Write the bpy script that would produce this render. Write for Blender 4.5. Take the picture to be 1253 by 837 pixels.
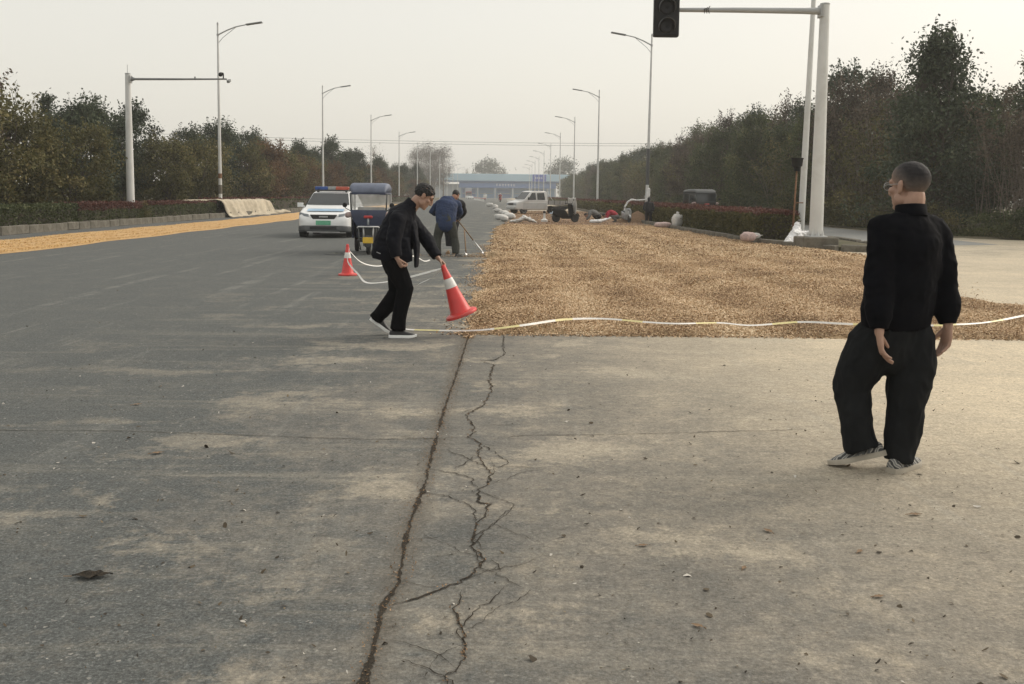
import bpy, bmesh, math, random
import numpy as np
from mathutils import Vector, Matrix, Euler, noise
R = math.radians
for o in list(bpy.data.objects): bpy.data.objects.remove(o)
sc = bpy.context.scene
col = sc.collection

# ------------------------------------------------------------------ camera
cd = bpy.data.cameras.new('camera'); cam = bpy.data.objects.new('camera', cd); col.objects.link(cam)
cam.location = (0, 0, 1.52)
cam.rotation_mode = 'XYZ'
cam.matrix_world = Matrix.Translation((0, 0, 1.52)) @ Matrix.Rotation(-0.0087, 4, 'Z') @ Matrix.Rotation(math.pi/2 - math.atan(111.3/1200), 4, 'X') @ Matrix.Rotation(0.011, 4, 'Z')
cd.sensor_width = 36.0; cd.lens = 36.0*1200/1253; cd.shift_y = -68.5/1253
cd.clip_start = 0.1; cd.clip_end = 6000
sc.camera = cam

# ------------------------------------------------------------------ world, sun, exposure
SUN_EL, SUN_AZ = R(36), R(62)          # azimuth measured from +Y (along the road) towards +X
w = bpy.data.worlds.new('World'); sc.world = w; w.use_nodes = True
nt = w.node_tree; nt.nodes.clear()
out = nt.nodes.new('ShaderNodeOutputWorld'); bg = nt.nodes.new('ShaderNodeBackground')
sky = nt.nodes.new('ShaderNodeTexSky'); sky.sky_type = 'NISHITA'; sky.sun_disc = False
sky.sun_elevation = SUN_EL; sky.sun_rotation = SUN_AZ
sky.air_density = 1.3; sky.dust_density = 6.0; sky.ozone_density = 0.6
hs = nt.nodes.new('ShaderNodeHueSaturation'); hs.inputs['Saturation'].default_value = 0.7
mx = nt.nodes.new('ShaderNodeMix'); mx.data_type = 'RGBA'; mx.inputs['Factor'].default_value = 0.62
mx.inputs['B'].default_value = (9.6, 9.25, 8.35, 1)        # even veil of high overcast
nt.links.new(sky.outputs[0], hs.inputs['Color']); nt.links.new(hs.outputs[0], mx.inputs['A'])
nt.links.new(mx.outputs['Result'], bg.inputs[0]); bg.inputs[1].default_value = 0.1
nt.links.new(bg.outputs[0], out.inputs[0])
sl = bpy.data.lights.new('sun', 'SUN'); sl.energy = 1.4; sl.angle = R(38); sl.color = (1, .93, .82)
sun = bpy.data.objects.new('sun', sl); col.objects.link(sun)
sdir = Vector((math.sin(SUN_AZ)*math.cos(SUN_EL), math.cos(SUN_AZ)*math.cos(SUN_EL), math.sin(SUN_EL)))
sun.rotation_euler = sdir.to_track_quat('Z', 'Y').to_euler(); sun.location = sdir*60
vs = sc.view_settings; vs.view_transform = 'Standard'; vs.look = 'None'; vs.exposure = 0.3; vs.gamma = 1.0; vs.use_curve_mapping = False
sc.cycles.use_denoising = True
sc.cycles.max_bounces = 6; sc.cycles.diffuse_bounces = 3; sc.cycles.glossy_bounces = 3; sc.cycles.transmission_bounces = 4
sc.cycles.transparent_max_bounces = 8; sc.cycles.volume_bounces = 1

# ------------------------------------------------------------------ materials
MATS = {}
class NT:
    def __init__(s, name):
        s.m = bpy.data.materials.new(name); s.m.use_nodes = True; s.t = s.m.node_tree; s.t.nodes.clear()
        s.out = s.n('ShaderNodeOutputMaterial'); s.b = s.n('ShaderNodeBsdfPrincipled'); s.l(s.b.outputs[0], s.out.inputs[0])
    def n(s, t, **k):
        x = s.t.nodes.new(t)
        for a, v in k.items(): setattr(x, a, v)
        return x
    def l(s, a, b): s.t.links.new(a, b)
    def co(s, kind='Object', scale=None):
        c = s.n('ShaderNodeTexCoord').outputs[kind]
        if scale:
            m = s.n('ShaderNodeMapping'); m.inputs['Scale'].default_value = scale; s.l(c, m.inputs[0]); c = m.outputs[0]
        return c
    def noise(s, scale, co, detail=3, rough=.55, dist=0):
        x = s.n('ShaderNodeTexNoise'); x.inputs['Scale'].default_value = scale; x.inputs['Detail'].default_value = detail
        x.inputs['Roughness'].default_value = rough; x.inputs['Distortion'].default_value = dist; s.l(co, x.inputs['Vector']); return x.outputs['Fac']
    def ramp(s, fac, stops, interp='LINEAR'):
        x = s.n('ShaderNodeValToRGB'); cr = x.color_ramp; cr.interpolation = interp
        while len(cr.elements) < len(stops): cr.elements.new(.5)
        for e, (p, c) in zip(cr.elements, stops):
            e.position = p; e.color = (c, c, c, 1) if isinstance(c, (int, float)) else (*c, 1)
        s.l(fac, x.inputs[0]); return x.outputs[0]
    def mix(s, fac, a, b, mode='MIX'):
        x = s.n('ShaderNodeMix', data_type='RGBA', blend_type=mode)
        for sock, v in (('Factor', fac), ('A', a), ('B', b)):
            if isinstance(v, (int, float)) and sock == 'Factor': x.inputs[0].default_value = v
            elif isinstance(v, tuple): x.inputs[sock].default_value = (*v, 1)
            elif sock == 'Factor': s.l(v, x.inputs[0])
            else: s.l(v, x.inputs[sock])
        return x.outputs['Result']
    def math(s, op, a, b=None, clamp=False):
        x = s.n('ShaderNodeMath', operation=op, use_clamp=clamp)
        for i, v in enumerate((a, b)):
            if v is None: continue
            if isinstance(v, (int, float)): x.inputs[i].default_value = v
            else: s.l(v, x.inputs[i])
        return x.outputs[0]
    def bump(s, h, strength=.3, dist=.01, prev=None):
        x = s.n('ShaderNodeBump'); x.inputs['Strength'].default_value = strength; x.inputs['Distance'].default_value = dist
        s.l(h, x.inputs['Height'])
        if prev is not None: s.l(prev, x.inputs['Normal'])
        s.l(x.outputs[0], s.b.inputs['Normal']); return x.outputs[0]
def pm(name, c, rough=.6, var=.18, scale=6., metal=0., bump=0., bscale=60., bdist=.004, spec=.5, coat=0., dirt=None, dirt_amt=.3):
    """plain painted / cloth / metal surface with uneven tone, optional dirt blotches and fine relief"""
    k = NT(name); co = k.co(); f = k.noise(scale, co, 4)
    lo = tuple(x*(1-var) for x in c); hi = tuple(min(1, x*(1+var)) for x in c)
    colr = k.ramp(f, [(.3, lo), (.7, hi)])
    if dirt:
        d = k.ramp(k.noise(scale*.6, co, 5, .65, .6), [(.5, 0.), (.72, dirt_amt)])
        colr = k.mix(d, colr, dirt)
    k.l(colr, k.b.inputs['Base Color']); k.b.inputs['Roughness'].default_value = rough; k.b.inputs['Metallic'].default_value = metal
    k.b.inputs['Specular IOR Level'].default_value = spec; k.b.inputs['Coat Weight'].default_value = coat
    if bump: k.bump(k.noise(bscale, co, 4, .6), bump, bdist)
    MATS[name] = k.m; return k.m
def road_mat():
    k = NT('dusty_asphalt'); co = k.co(); sp = k.n('ShaderNodeSeparateXYZ'); k.l(co, sp.inputs[0]); X, Y = sp.outputs[0], sp.outputs[1]
    big = k.noise(.30, co, 4, .6, .4); mid = k.noise(1.5, k.co(scale=(.8, .9, 1)), 8, .72, .6); fine = k.noise(9, co, 6, .75)
    # dust lies where carts turn off towards the drying ground: the right half and middle of the crossing
    gx = k.math('MULTIPLY', k.math('ADD', X, 2.3), .135); gx = k.math('MINIMUM', k.math('MAXIMUM', gx, -.55), .66)
    gy = k.math('ADD', k.math('MAXIMUM', k.math('MULTIPLY', k.math('SUBTRACT', Y, 7), -.011), -.35), k.math('MULTIPLY', k.math('MINIMUM', k.math('SUBTRACT', Y, 7.), 0.), .028))
    d = k.math('ADD', k.math('ADD', gx, gy), k.math('MULTIPLY', k.math('SUBTRACT', big, .5), .8))
    d = k.math('ADD', d, k.math('MULTIPLY', k.math('SUBTRACT', mid, .5), .8))
    d = k.math('ADD', d, k.math('MULTIPLY', k.math('SUBTRACT', fine, .5), .75))
    dust = k.ramp(d, [(.0, .10), (.14, .36), (.38, .64), (.8, .95)])
    # asphalt: bluish grey binder, pale and dark aggregate
    asp = k.ramp(k.noise(75, co, 4, .8), [(.36, (.037, .042, .043)), (.47, (.066, .074, .075)), (.54, (.084, .094, .094)), (.64, (.165, .176, .172))])
    vo = k.n('ShaderNodeTexVoronoi'); vo.inputs['Scale'].default_value = 85; k.l(co, vo.inputs['Vector'])
    asp = k.mix(k.ramp(vo.outputs['Color'], [(.0, 0.), (.88, 0.), (.97, .8)]), asp, (.34, .33, .30))
    dc = k.ramp(k.noise(2.0, co, 7, .72), [(.34, (.155, .142, .122)), (.47, (.215, .194, .163)), (.56, (.275, .243, .196)), (.68, (.41, .352, .265))])
    dc = k.mix(k.math('MULTIPLY', k.math('MULTIPLY', X, .28, True), k.math('MULTIPLY', k.math('SUBTRACT', Y, 2.2), .26, True)), dc, (.62, .525, .38)); c = k.mix(dust, asp, dc)
    # scuffed pale patches where the binder has worn off
    sc_ = k.math('ADD', k.noise(1.15, k.co(scale=(.75, 1.2, 1)), 3, .5, .3), k.math('MULTIPLY', k.math('SUBTRACT', fine, .5), .42))
    scm = k.math('MULTIPLY', k.ramp(sc_, [(.56, 0.), (.66, .5)]), k.math('MULTIPLY', k.math('ADD', X, 5.), .2, True))
    c = k.mix(scm, c, (.44, .385, .295))
    # wheel tracks and scrapes drawn out along the carriageway
    st = k.noise(1.0, k.co(scale=(2.4, .10, 1)), 4, .7); c = k.mix(k.math('MULTIPLY', k.ramp(st, [(.55, 0.), (.7, 1.)]), k.ramp(mid, [(.42, 0.), (.62, .42)])), c, (.33, .325, .29))
    cr = k.noise(1.0, k.co(scale=(.22, 3.0, 1)), 5, .72, .4); c = k.mix(k.math('MULTIPLY', k.ramp(cr, [(.54, 0.), (.72, .45)]), k.math('MULTIPLY', k.math('ADD', X, 7.), .12, True)), c, (.38, .345, .275))
    # damp and oily blotches
    c = k.mix(k.ramp(k.noise(.8, k.co(scale=(1, .6, 1)), 6, .72, 1.0), [(.60, 0.), (.74, .35)]), c, (.14, .135, .122))
    c = k.mix(k.ramp(k.noise(4.2, k.co(scale=(.8, 1.1, 1)), 4, .6), [(.69, 0.), (.74, .6)]), c, (.07, .062, .05))
    # dirt washed along the long joint
    jx = k.math('ADD', k.math('ABSOLUTE', k.math('ADD', X, .41)), k.math('MULTIPLY', k.math('SUBTRACT', k.noise(5, co, 5, .75), .5), .22))
    jm = k.math('MULTIPLY', k.ramp(jx, [(.0, .8), (.035, .55), (.10, 0.)]), k.math('LESS_THAN', Y, 10.7)); c = k.mix(jm, c, (.125, .112, .092))
    # grain
    g = k.ramp(k.noise(52, co, 5, .85), [(.36, .60), (.46, .92), (.53, 1.03), (.63, 1.42)]); c = k.mix(1., c, g, 'MULTIPLY')
    g2 = k.ramp(k.noise(17, co, 4, .7), [(.3, .78), (.5, 1.), (.7, 1.18)]); c = k.mix(1., c, g2, 'MULTIPLY')
    k.l(c, k.b.inputs['Base Color']); k.b.inputs['Roughness'].default_value = .88; k.b.inputs['Specular IOR Level'].default_value = .3
    n1 = k.bump(k.noise(110, co, 3, .8), .6, .008); k.bump(k.noise(12, co, 4, .6), .3, .02, n1)
    return k.m
def tinted(name, stops, rough=.8, objvar=.25, transl=0., bump=0.):
    """leaf / husk material: colour per piece from the 'tint' attribute, a drift per object"""
    k = NT(name); at = k.n('ShaderNodeAttribute'); at.attribute_name = 'tint'
    oi = k.n('ShaderNodeObjectInfo'); f = k.math('ADD', at.outputs['Fac'], k.math('MULTIPLY', k.math('SUBTRACT', oi.outputs['Random'], .5), objvar), True)
    c = k.ramp(f, stops); k.l(c, k.b.inputs['Base Color']); k.b.inputs['Roughness'].default_value = rough; k.b.inputs['Specular IOR Level'].default_value = .25
    if transl:
        t = k.n('ShaderNodeBsdfTranslucent'); k.l(c, t.inputs[0]); m = k.n('ShaderNodeMixShader'); m.inputs[0].default_value = transl
        k.l(k.b.outputs[0], m.inputs[1]); k.l(t.outputs[0], m.inputs[2]); k.l(m.outputs[0], k.out.inputs[0])
    MATS[name] = k.m; return k.m
def ground_mix(name, a, b, c3, s1=.5, s2=9, bump=.5, bs=40, rough=.95):
    k = NT(name); co = k.co()
    f = k.noise(s1, co, 5, .65); g = k.noise(s2, co, 5, .7); x = k.mix(k.ramp(f, [(.35, 0.), (.65, 1.)]), a, b)
    x = k.mix(k.ramp(g, [(.45, 0.), (.7, .8)]), x, c3); k.l(x, k.b.inputs['Base Color']); k.b.inputs['Roughness'].default_value = rough; k.b.inputs['Specular IOR Level'].default_value = .2
    k.bump(k.noise(bs, co, 4, .7), bump, .03); MATS[name] = k.m; return k.m
def glass(name, c, rough=.08, alpha=1., spec=.6):
    k = NT(name); co = k.co(); f = k.ramp(k.noise(3, co, 3), [(.3, tuple(x*.7 for x in c)), (.7, tuple(x*1.3 for x in c))]); k.l(f, k.b.inputs['Base Color'])
    k.b.inputs['Roughness'].default_value = rough; k.b.inputs['Alpha'].default_value = alpha; k.b.inputs['Specular IOR Level'].default_value = spec
    MATS[name] = k.m; return k.m
M = MATS
M['road'] = road_mat()
ground_mix('soil', (.10, .085, .06), (.06, .065, .035), (.13, .11, .075))
ground_mix('verge_soil', (.13, .11, .075), (.07, .075, .04), (.10, .085, .05), .8, 12)
ground_mix('service_asphalt', (.21, .22, .22), (.25, .25, .24), (.30, .28, .24), .4, 5, .25, 90)
ground_mix('concrete', (.20, .185, .155), (.145, .135, .112), (.085, .076, .058), 1.3, 6, .4, 60)
ground_mix('husk_bed', (.40, .285, .165), (.50, .37, .225), (.23, .155, .085), 1.2, 30, 1., 55)
ground_mix('corn', (.58, .37, .17), (.62, .43, .23), (.50, .30, .13), .6, 14, 1., 60)
ground_mix('brown_soil', (.19, .12, .075), (.24, .155, .095), (.13, .085, .055), .9, 12, .8, 30)
ground_mix('crack_fill', (.040, .035, .029), (.072, .060, .046), (.11, .088, .062), 4, 60, 1., 120)
ground_mix('bark', (.062, .053, .043), (.10, .088, .072), (.04, .034, .028), 2, 14, .8, 30)
ground_mix('twig_bark', (.17, .142, .115), (.22, .185, .155), (.11, .09, .074), 1.4, 10, .4, 30)
pm('pole_white', (.60, .61, .60), .45, .06, 1.5, 0, 0, dirt=(.36, .34, .30), dirt_amt=.45)
pm('pole_grey', (.36, .37, .37), .45, .08, 2)
pm('lamp_grey', (.19, .20, .20), .5, .1)
pm('black_plastic', (.012, .013, .014), .6, .15, 5, spec=.2)
pm('rubber', (.021, .021, .021), .85, .2, 9, bump=.3)
pm('signal_lens', (.012, .013, .016), .35, .15, 8, spec=.25)
pm('signal_visor', (.075, .078, .082), .55, .1)
pm('steel', (.42, .42, .42), .35, .15, 6, metal=.8)
pm('rust', (.20, .105, .055), .8, .3, 14, bump=.4)
pm('red_cone', (.62, .050, .045), .42, .10, 7, dirt=(.27, .11, .09), dirt_amt=.65)
pm('reflective_white', (.74, .73, .70), .4, .06, 9, dirt=(.42, .38, .34), dirt_amt=.6)
pm('car_white', (.80, .81, .81), .22, .03, 2, coat=.5)
pm('car_silver', (.50, .51, .51), .32, .06, 2, coat=.3, dirt=(.33, .29, .24), dirt_amt=.5)
pm('truck_white', (.66, .66, .65), .3, .05, 2, coat=.3, dirt=(.42, .38, .32), dirt_amt=.4)
pm('bed_grey', (.30, .305, .305), .6, .15, 3, dirt=(.22, .17, .12), dirt_amt=.5)
pm('grille_black', (.018, .018, .02), .5, .2, 10)
pm('bumper_grey', (.075, .08, .082), .55, .1, 6)
glass('dark_glass', (.022, .027, .03), .06); glass('lamp_glass', (.30, .33, .36), .12)
glass('spectacle_lens', (.5, .5, .5), .05, .10)
glass('clear_sheet', (.62, .62, .60), .3, .42)
glass('blue_lens', (.03, .075, .26), .2); glass('red_lens', (.50, .10, .06), .2); glass('grey_lens', (.30, .31, .31), .2)
pm('plate_green', (.14, .43, .27), .5, .15, 20); pm('plate_yellow', (.72, .47, .045), .5, .12, 20); pm('plate_blue', (.45, .55, .66), .4, .1)
pm('police_blue', (.30, .46, .62), .35, .08)
pm('navy_cover', (.032, .042, .082), .5, .22, 5, bump=.3, bscale=14, bdist=.02)
pm('navy_top', (.115, .135, .19), .55, .2, 4, bump=.25, bscale=10, bdist=.02)
pm('red_paint', (.42, .035, .035), .4, .15)
pm('maroon', (.20, .03, .035), .6, .2)
pm('pink_cloth', (.46, .35, .33), .9, .25, 12, bump=.5, bscale=25, bdist=.01)
pm('sack_white', (.56, .55, .53), .8, .14, 7, bump=.6, bscale=16, bdist=.02, dirt=(.42, .37, .31), dirt_amt=.5)
pm('sheet_white', (.74, .74, .74), .6, .05, 4, bump=.5, bscale=14, bdist=.02)
pm('mat_beige', (.47, .41, .31), .9, .2, 3, bump=.5, bscale=20, bdist=.02, dirt=(.30, .25, .19), dirt_amt=.5)
pm('tape_white', (.78, .76, .72), .45, .08, 20); pm('tape_yellow', (.78, .70, .34), .45, .1, 20)
pm('wood', (.21, .135, .075), .8, .3, 9, bump=.3)
pm('skin', (.375, .228, .165), .5, .12, 12, bump=.12, bscale=160, bdist=.002)
pm('skin_tan', (.34, .18, .12), .55, .12, 12)
pm('hair_black', (.010, .009, .009), .6, .3, 60, bump=.9, bscale=220, bdist=.006)
pm('jacket_black', (.0042, .0044, .0062), .9, .2, 9, bump=.3, bscale=420, bdist=.0015, spec=.08)
pm('jacket_navy', (.0048, .0055, .0095), .75, .2, 8, bump=.3, bscale=60, bdist=.003, spec=.15)
pm('shirt_black', (.006, .006, .0065), .9, .2, 9)
pm('trouser_black', (.0135, .0145, .0155), .9, .22, 8, bump=.35, bscale=260, bdist=.002, spec=.1)
pm('trouser_ink', (.0040, .0041, .0050), .9, .2, 8, spec=.08)
pm('work_blue', (.018, .034, .085), .85, .25, 8, bump=.4, bscale=22, bdist=.012)
pm('work_green', (.040, .043, .037), .9, .25, 8, bump=.4, bscale=22, bdist=.012)
pm('dark_cloth', (.016, .017, .021), .9, .25, 8, bump=.4, bscale=22, bdist=.012)
pm('red_cloth', (.32, .022, .04), .9, .2, 8, bump=.4, bscale=22, bdist=.012)
pm('grey_cloth', (.16, .16, .155), .9, .25, 8, bump=.4, bscale=22, bdist=.012)
pm('tan_boot', (.30, .19, .10), .8, .2, 9)
def shoe_mat():
    k = NT('shoe_grey'); co = k.co(); wv = k.n('ShaderNodeTexWave'); wv.bands_direction = 'DIAGONAL'; wv.inputs['Scale'].default_value = 11; wv.inputs['Distortion'].default_value = 7; wv.inputs['Detail'].default_value = 2; k.l(co, wv.inputs['Vector'])
    c = k.ramp(wv.outputs['Fac'], [(.25, (.045, .046, .046)), (.36, (.30, .29, .26)), (.7, (.42, .405, .365)), (.86, (.16, .16, .155))]); k.l(c, k.b.inputs['Base Color']); k.b.inputs['Roughness'].default_value = .75; k.bump(k.noise(90, co, 3), .4, .004); M['shoe_grey'] = k.m
shoe_mat()
pm('sole_cream', (.36, .325, .265), .7, .12, 14, dirt=(.30, .26, .2), dirt_amt=.6)
pm('sole_white', (.80, .80, .78), .6, .05, 14)
pm('shoe_black', (.012, .012, .013), .5, .2, 26)
pm('stubble', (.10, .082, .070), .7, .2, 30)
pm('wire_black', (.03, .03, .03), .7, .1)
pm('fence_blue', (.20, .38, .60), .5, .06, .05); pm('roof_pale', (.40, .58, .70), .5, .06, .05); pm('facade_blue', (.10, .21, .48), .5, .08, .08)
pm('facade_light', (.22, .40, .60), .5, .1, .08); pm('sign_blue', (.05, .10, .46), .5, .06, .1); pm('letter_white', (.85, .85, .85), .5, .03)
pm('pillar_grey', (.40, .44, .48), .6, .06)
tinted('husk', [(.0, (.12, .073, .041)), (.22, (.29, .184, .103)), (.5, (.55, .388, .236)), (.8, (.70, .528, .345)), (1., (.82, .68, .48))], .8, 0)
tinted('debris_bits', [(.0, (.035, .03, .024)), (.5, (.11, .085, .055)), (.85, (.25, .20, .13)), (1., (.5, .47, .42))], .85, 0)
tinted('leaf_olive', [(.0, (0.0390, 0.0378, 0.0159)), (.35, (0.0854, 0.0830, 0.0317)), (.7, (0.1366, 0.1269, 0.0488)), (1., (0.2074, 0.1708, 0.0732))], .7, .3, .25)
tinted('leaf_dark', [(.0, (0.0207, 0.0305, 0.0183)), (.4, (0.0415, 0.0573, 0.0329)), (.8, (0.0671, 0.0866, 0.0488)), (1., (0.1037, 0.1220, 0.0683))], .6, .25, .2)
tinted('leaf_green', [(.0, (0.0293, 0.0403, 0.0171)), (.4, (0.0659, 0.0805, 0.0329)), (.8, (0.1037, 0.1220, 0.0488)), (1., (0.1708, 0.1708, 0.0793))], .65, .3, .25)
tinted('leaf_rust', [(.0, (0.0549, 0.0317, 0.0195)), (.4, (0.1037, 0.0610, 0.0329)), (.8, (0.1586, 0.0915, 0.0451)), (1., (0.2196, 0.1342, 0.0671))], .75, .3, .25)
tinted('leaf_brown', [(.0, (0.0464, 0.0378, 0.0293)), (.5, (0.0854, 0.0683, 0.0512)), (1., (0.1403, 0.1074, 0.0756))], .8, .3, .2)
tinted('hedge_green', [(.0, (.028, .037, .015)), (.45, (.064, .078, .030)), (.85, (.105, .12, .050)), (1., (.16, .165, .08))], .6, .1, .2)
tinted('hedge_red', [(.0, (.055, .024, .019)), (.5, (.115, .046, .036)), (1., (.18, .078, .058))], .6, .1, .2)
tinted('weed', [(.0, (.03, .037, .014)), (.45, (.075, .085, .03)), (.8, (.12, .12, .05)), (1., (.2, .17, .085))], .8, .1, .25)
tinted('grey_twigs', [(.0, (.09, .075, .062)), (1., (.19, .165, .14))], .9, .2)
def fade_mat():
    k = NT('cropped_hair'); co = k.co(); at = k.n('ShaderNodeAttribute'); at.attribute_name = 'tint'
    f = k.math('ADD', at.outputs['Fac'], k.math('MULTIPLY', k.math('SUBTRACT', k.noise(45, co, 3), .5), .25))
    c = k.ramp(f, [(.0, (.32, .20, .145)), (.22, (.20, .145, .115)), (.5, (.115, .092, .08)), (.8, (.05, .043, .041)), (1., (.02, .018, .019))])
    k.l(c, k.b.inputs['Base Color']); k.b.inputs['Roughness'].default_value = .7; k.b.inputs['Specular IOR Level'].default_value = .25; k.bump(k.noise(420, co, 2, .8), .5, .003); M['cropped_hair'] = k.m
fade_mat()

# ------------------------------------------------------------------ mesh helpers
def frame(d, side=None):
    d = Vector(d).normalized(); s = Vector(side) if side is not None else (Vector((1, 0, 0)) if abs(d.x) < .8 else Vector((0, 1, 0)))
    s = (s - d*s.dot(d)); s = s.normalized() if s.length > 1e-5 else d.orthogonal().normalized()
    return d, s, d.cross(s)
def link(name, me, mat, parent=None, mats=None):
    if mats: [me.materials.append(M[x]) for x in mats]
    elif mat: me.materials.append(M[mat] if isinstance(mat, str) else mat)
    o = bpy.data.objects.new(name, me); col.objects.link(o)
    if parent: o.parent = parent
    return o
def tag(o, label=None, cat=None, group=None, kind=None):
    for k_, v_ in (('label', label), ('category', cat), ('group', group), ('kind', kind)):
        if v_: o[k_] = v_
    return o
def thing(name, label, cat, loc=(0, 0, 0), rz=0., group=None):
    o = bpy.data.objects.new(name, None); col.objects.link(o); o.location = loc; o.rotation_euler = (0, 0, rz); o.empty_display_size = .2
    return tag(o, label, cat, group)
def dup(root, loc, rz=0., label=None, group=None, scale=None):
    r = root.copy(); col.objects.link(r); r.location = loc; r.rotation_euler = (0, 0, rz)
    if scale: r.scale = scale
    if label: r['label'] = label
    if group: r['group'] = group
    for ch in list(root.children):
        c = ch.copy(); col.objects.link(c); c.parent = r
        for g_ in list(ch.children): d_ = g_.copy(); col.objects.link(d_); d_.parent = c
    return r
class MB:
    def __init__(s): s.v = []; s.f = []
    def add(s, vs, fs):
        n = len(s.v); s.v += [tuple(v) for v in vs]; s.f += [tuple(i+n for i in f) for f in fs]; return s
    def box(s, c, size, rot=None):
        x, y, z = (q/2 for q in size); V = [Vector((a*x, b*y, d*z)) for a in (-1, 1) for b in (-1, 1) for d in (-1, 1)]
        if rot is not None: V = [rot @ v for v in V]
        return s.add([v+Vector(c) for v in V], [(0, 1, 3, 2), (4, 6, 7, 5), (0, 4, 5, 1), (2, 3, 7, 6), (0, 2, 6, 4), (1, 5, 7, 3)])
    def bar(s, a, b, wx, wy=None, side=None):
        a, b = Vector(a), Vector(b); d, u, v = frame(b-a, side); wy = wy or wx
        return s.box((a+b)/2, (wx, wy, (b-a).length), Matrix((u, v, d)).transposed())
    def loft(s, rings, cap=True):
        n = len(rings[0]); vs = [p for r in rings for p in r]; fs = []
        for i in range(len(rings)-1):
            for j in range(n):
                k_ = (j+1) % n; fs.append((i*n+j, i*n+k_, (i+1)*n+k_, (i+1)*n+j))
        if cap: fs.append(tuple(range(n))[::-1]); fs.append(tuple((len(rings)-1)*n+j for j in range(n)))
        return s.add(vs, fs)
    def tube(s, pts, rad, n=10, side=None, round_=False):
        pts = [Vector(p) for p in pts]; rr = [r if isinstance(r, (tuple, list)) else (r, r) for r in (rad if isinstance(rad, (list,)) else [rad]*len(pts))]
        rings = []; m = len(pts)
        def ring(c, d, ra, rb, prev):
            _, u, v = frame(d, prev); return [c+u*ra*math.cos(2*math.pi*j/n)+v*rb*math.sin(2*math.pi*j/n) for j in range(n)], u
        prev = side; dirs = []
        for i in range(m):
            d = (pts[min(i+1, m-1)]-pts[max(i-1, 0)]); dirs.append(d.normalized() if d.length > 1e-6 else Vector((0, 0, 1)))
        if round_:
            q = (rr[0][0]+rr[0][1])/2
            for t in (80, 55, 28): rg, prev = ring(pts[0]-dirs[0]*q*math.sin(R(t)), dirs[0], rr[0][0]*math.cos(R(t)), rr[0][1]*math.cos(R(t)), prev); rings.append(rg)
        for i in range(m): rg, prev = ring(pts[i], dirs[i], rr[i][0], rr[i][1], prev if side is None else side); rings.append(rg)
        if round_:
            q = (rr[-1][0]+rr[-1][1])/2
            for t in (28, 55, 80): rg, prev = ring(pts[-1]+dirs[-1]*q*math.sin(R(t)), dirs[-1], rr[-1][0]*math.cos(R(t)), rr[-1][1]*math.cos(R(t)), prev if side is None else side); rings.append(rg)
        return s.loft(rings)
    def ball(s, c, r, rot=None, n=14, m=9):
        c = Vector(c); r = (r, r, r) if isinstance(r, (int, float)) else r; rings = []
        for i in range(m+1):
            t = math.pi*(.02+.96*i/m); z = -math.cos(t); q = math.sin(t); ring = []
            for j in range(n):
                p = Vector((r[0]*q*math.cos(2*math.pi*j/n), r[1]*q*math.sin(2*math.pi*j/n), r[2]*z)); ring.append(c+(rot @ p if rot is not None else p))
            rings.append(ring)
        return s.loft(rings)
    def lathe(s, prof, n=20, c=(0, 0, 0), rot=None, cap=True):
        c = Vector(c); rings = []
        for r, z in prof:
            ring = [Vector((r*math.cos(2*math.pi*j/n), r*math.sin(2*math.pi*j/n), z)) for j in range(n)]
            rings.append([c+(rot @ p if rot is not None else p) for p in ring])
        return s.loft(rings, cap)
    def prism(s, poly, z0, z1, axis='z'):
        f = {'z': lambda a, b, h: (a, b, h), 'x': lambda a, b, h: (h, a, b), 'y': lambda a, b, h: (a, h, b)}[axis]
        n = len(poly); return s.add([f(a, b, z0) for a, b in poly]+[f(a, b, z1) for a, b in poly], [tuple(range(n))[::-1], tuple(range(n, 2*n))]+[(j, (j+1) % n, n+(j+1) % n, n+j) for j in range(n)])
    def grid(s, fn, nu, nv):
        return s.add([fn(i/nu, j/nv) for i in range(nu+1) for j in range(nv+1)], [(i*(nv+1)+j, (i+1)*(nv+1)+j, (i+1)*(nv+1)+j+1, i*(nv+1)+j+1) for i in range(nu) for j in range(nv)])
    def mesh(s, name='m', smooth=None, bevel=0., recalc=True, seg=1):
        me = bpy.data.meshes.new(name); me.from_pydata(s.v, [], s.f)
        if recalc or bevel:
            bm = bmesh.new(); bm.from_mesh(me)
            bmesh.ops.recalc_face_normals(bm, faces=bm.faces)
            if bevel:
                ed = [e for e in bm.edges if e.is_manifold and e.calc_face_angle(0) > .5]
                bmesh.ops.bevel(bm, geom=ed, offset=bevel, segments=seg, affect='EDGES', profile=.6, clamp_overlap=True)
            bm.to_mesh(me); bm.free()
        if smooth:
            me.polygons.foreach_set('use_smooth', [True]*len(me.polygons))
            if smooth is not True: me.set_sharp_from_angle(angle=R(smooth))
        return me
    def build(s, name, mat, parent=None, smooth=None, bevel=0., recalc=True, seg=1):
        return link(name, s.mesh(name, smooth, bevel, recalc, seg), mat, parent)
def np_mesh(name, V, F, tint=None, smooth=False):
    """big meshes straight from numpy: V (n,3), F (m,k)"""
    V = np.asarray(V, np.float32); F = np.asarray(F, np.int32); me = bpy.data.meshes.new(name); k_ = F.shape[1]
    me.vertices.add(len(V)); me.vertices.foreach_set('co', V.ravel()); me.loops.add(F.size); me.loops.foreach_set('vertex_index', F.ravel())
    me.polygons.add(len(F)); me.polygons.foreach_set('loop_start', np.arange(0, F.size, k_, dtype=np.int32)); me.polygons.foreach_set('loop_total', np.full(len(F), k_, np.int32))
    if smooth: me.polygons.foreach_set('use_smooth', np.ones(len(F), bool))
    me.update(calc_edges=True)
    if tint is not None:
        a = me.attributes.new('tint', 'FLOAT', 'POINT'); a.data.foreach_set('value', np.asarray(tint, np.float32))
    return me
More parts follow.
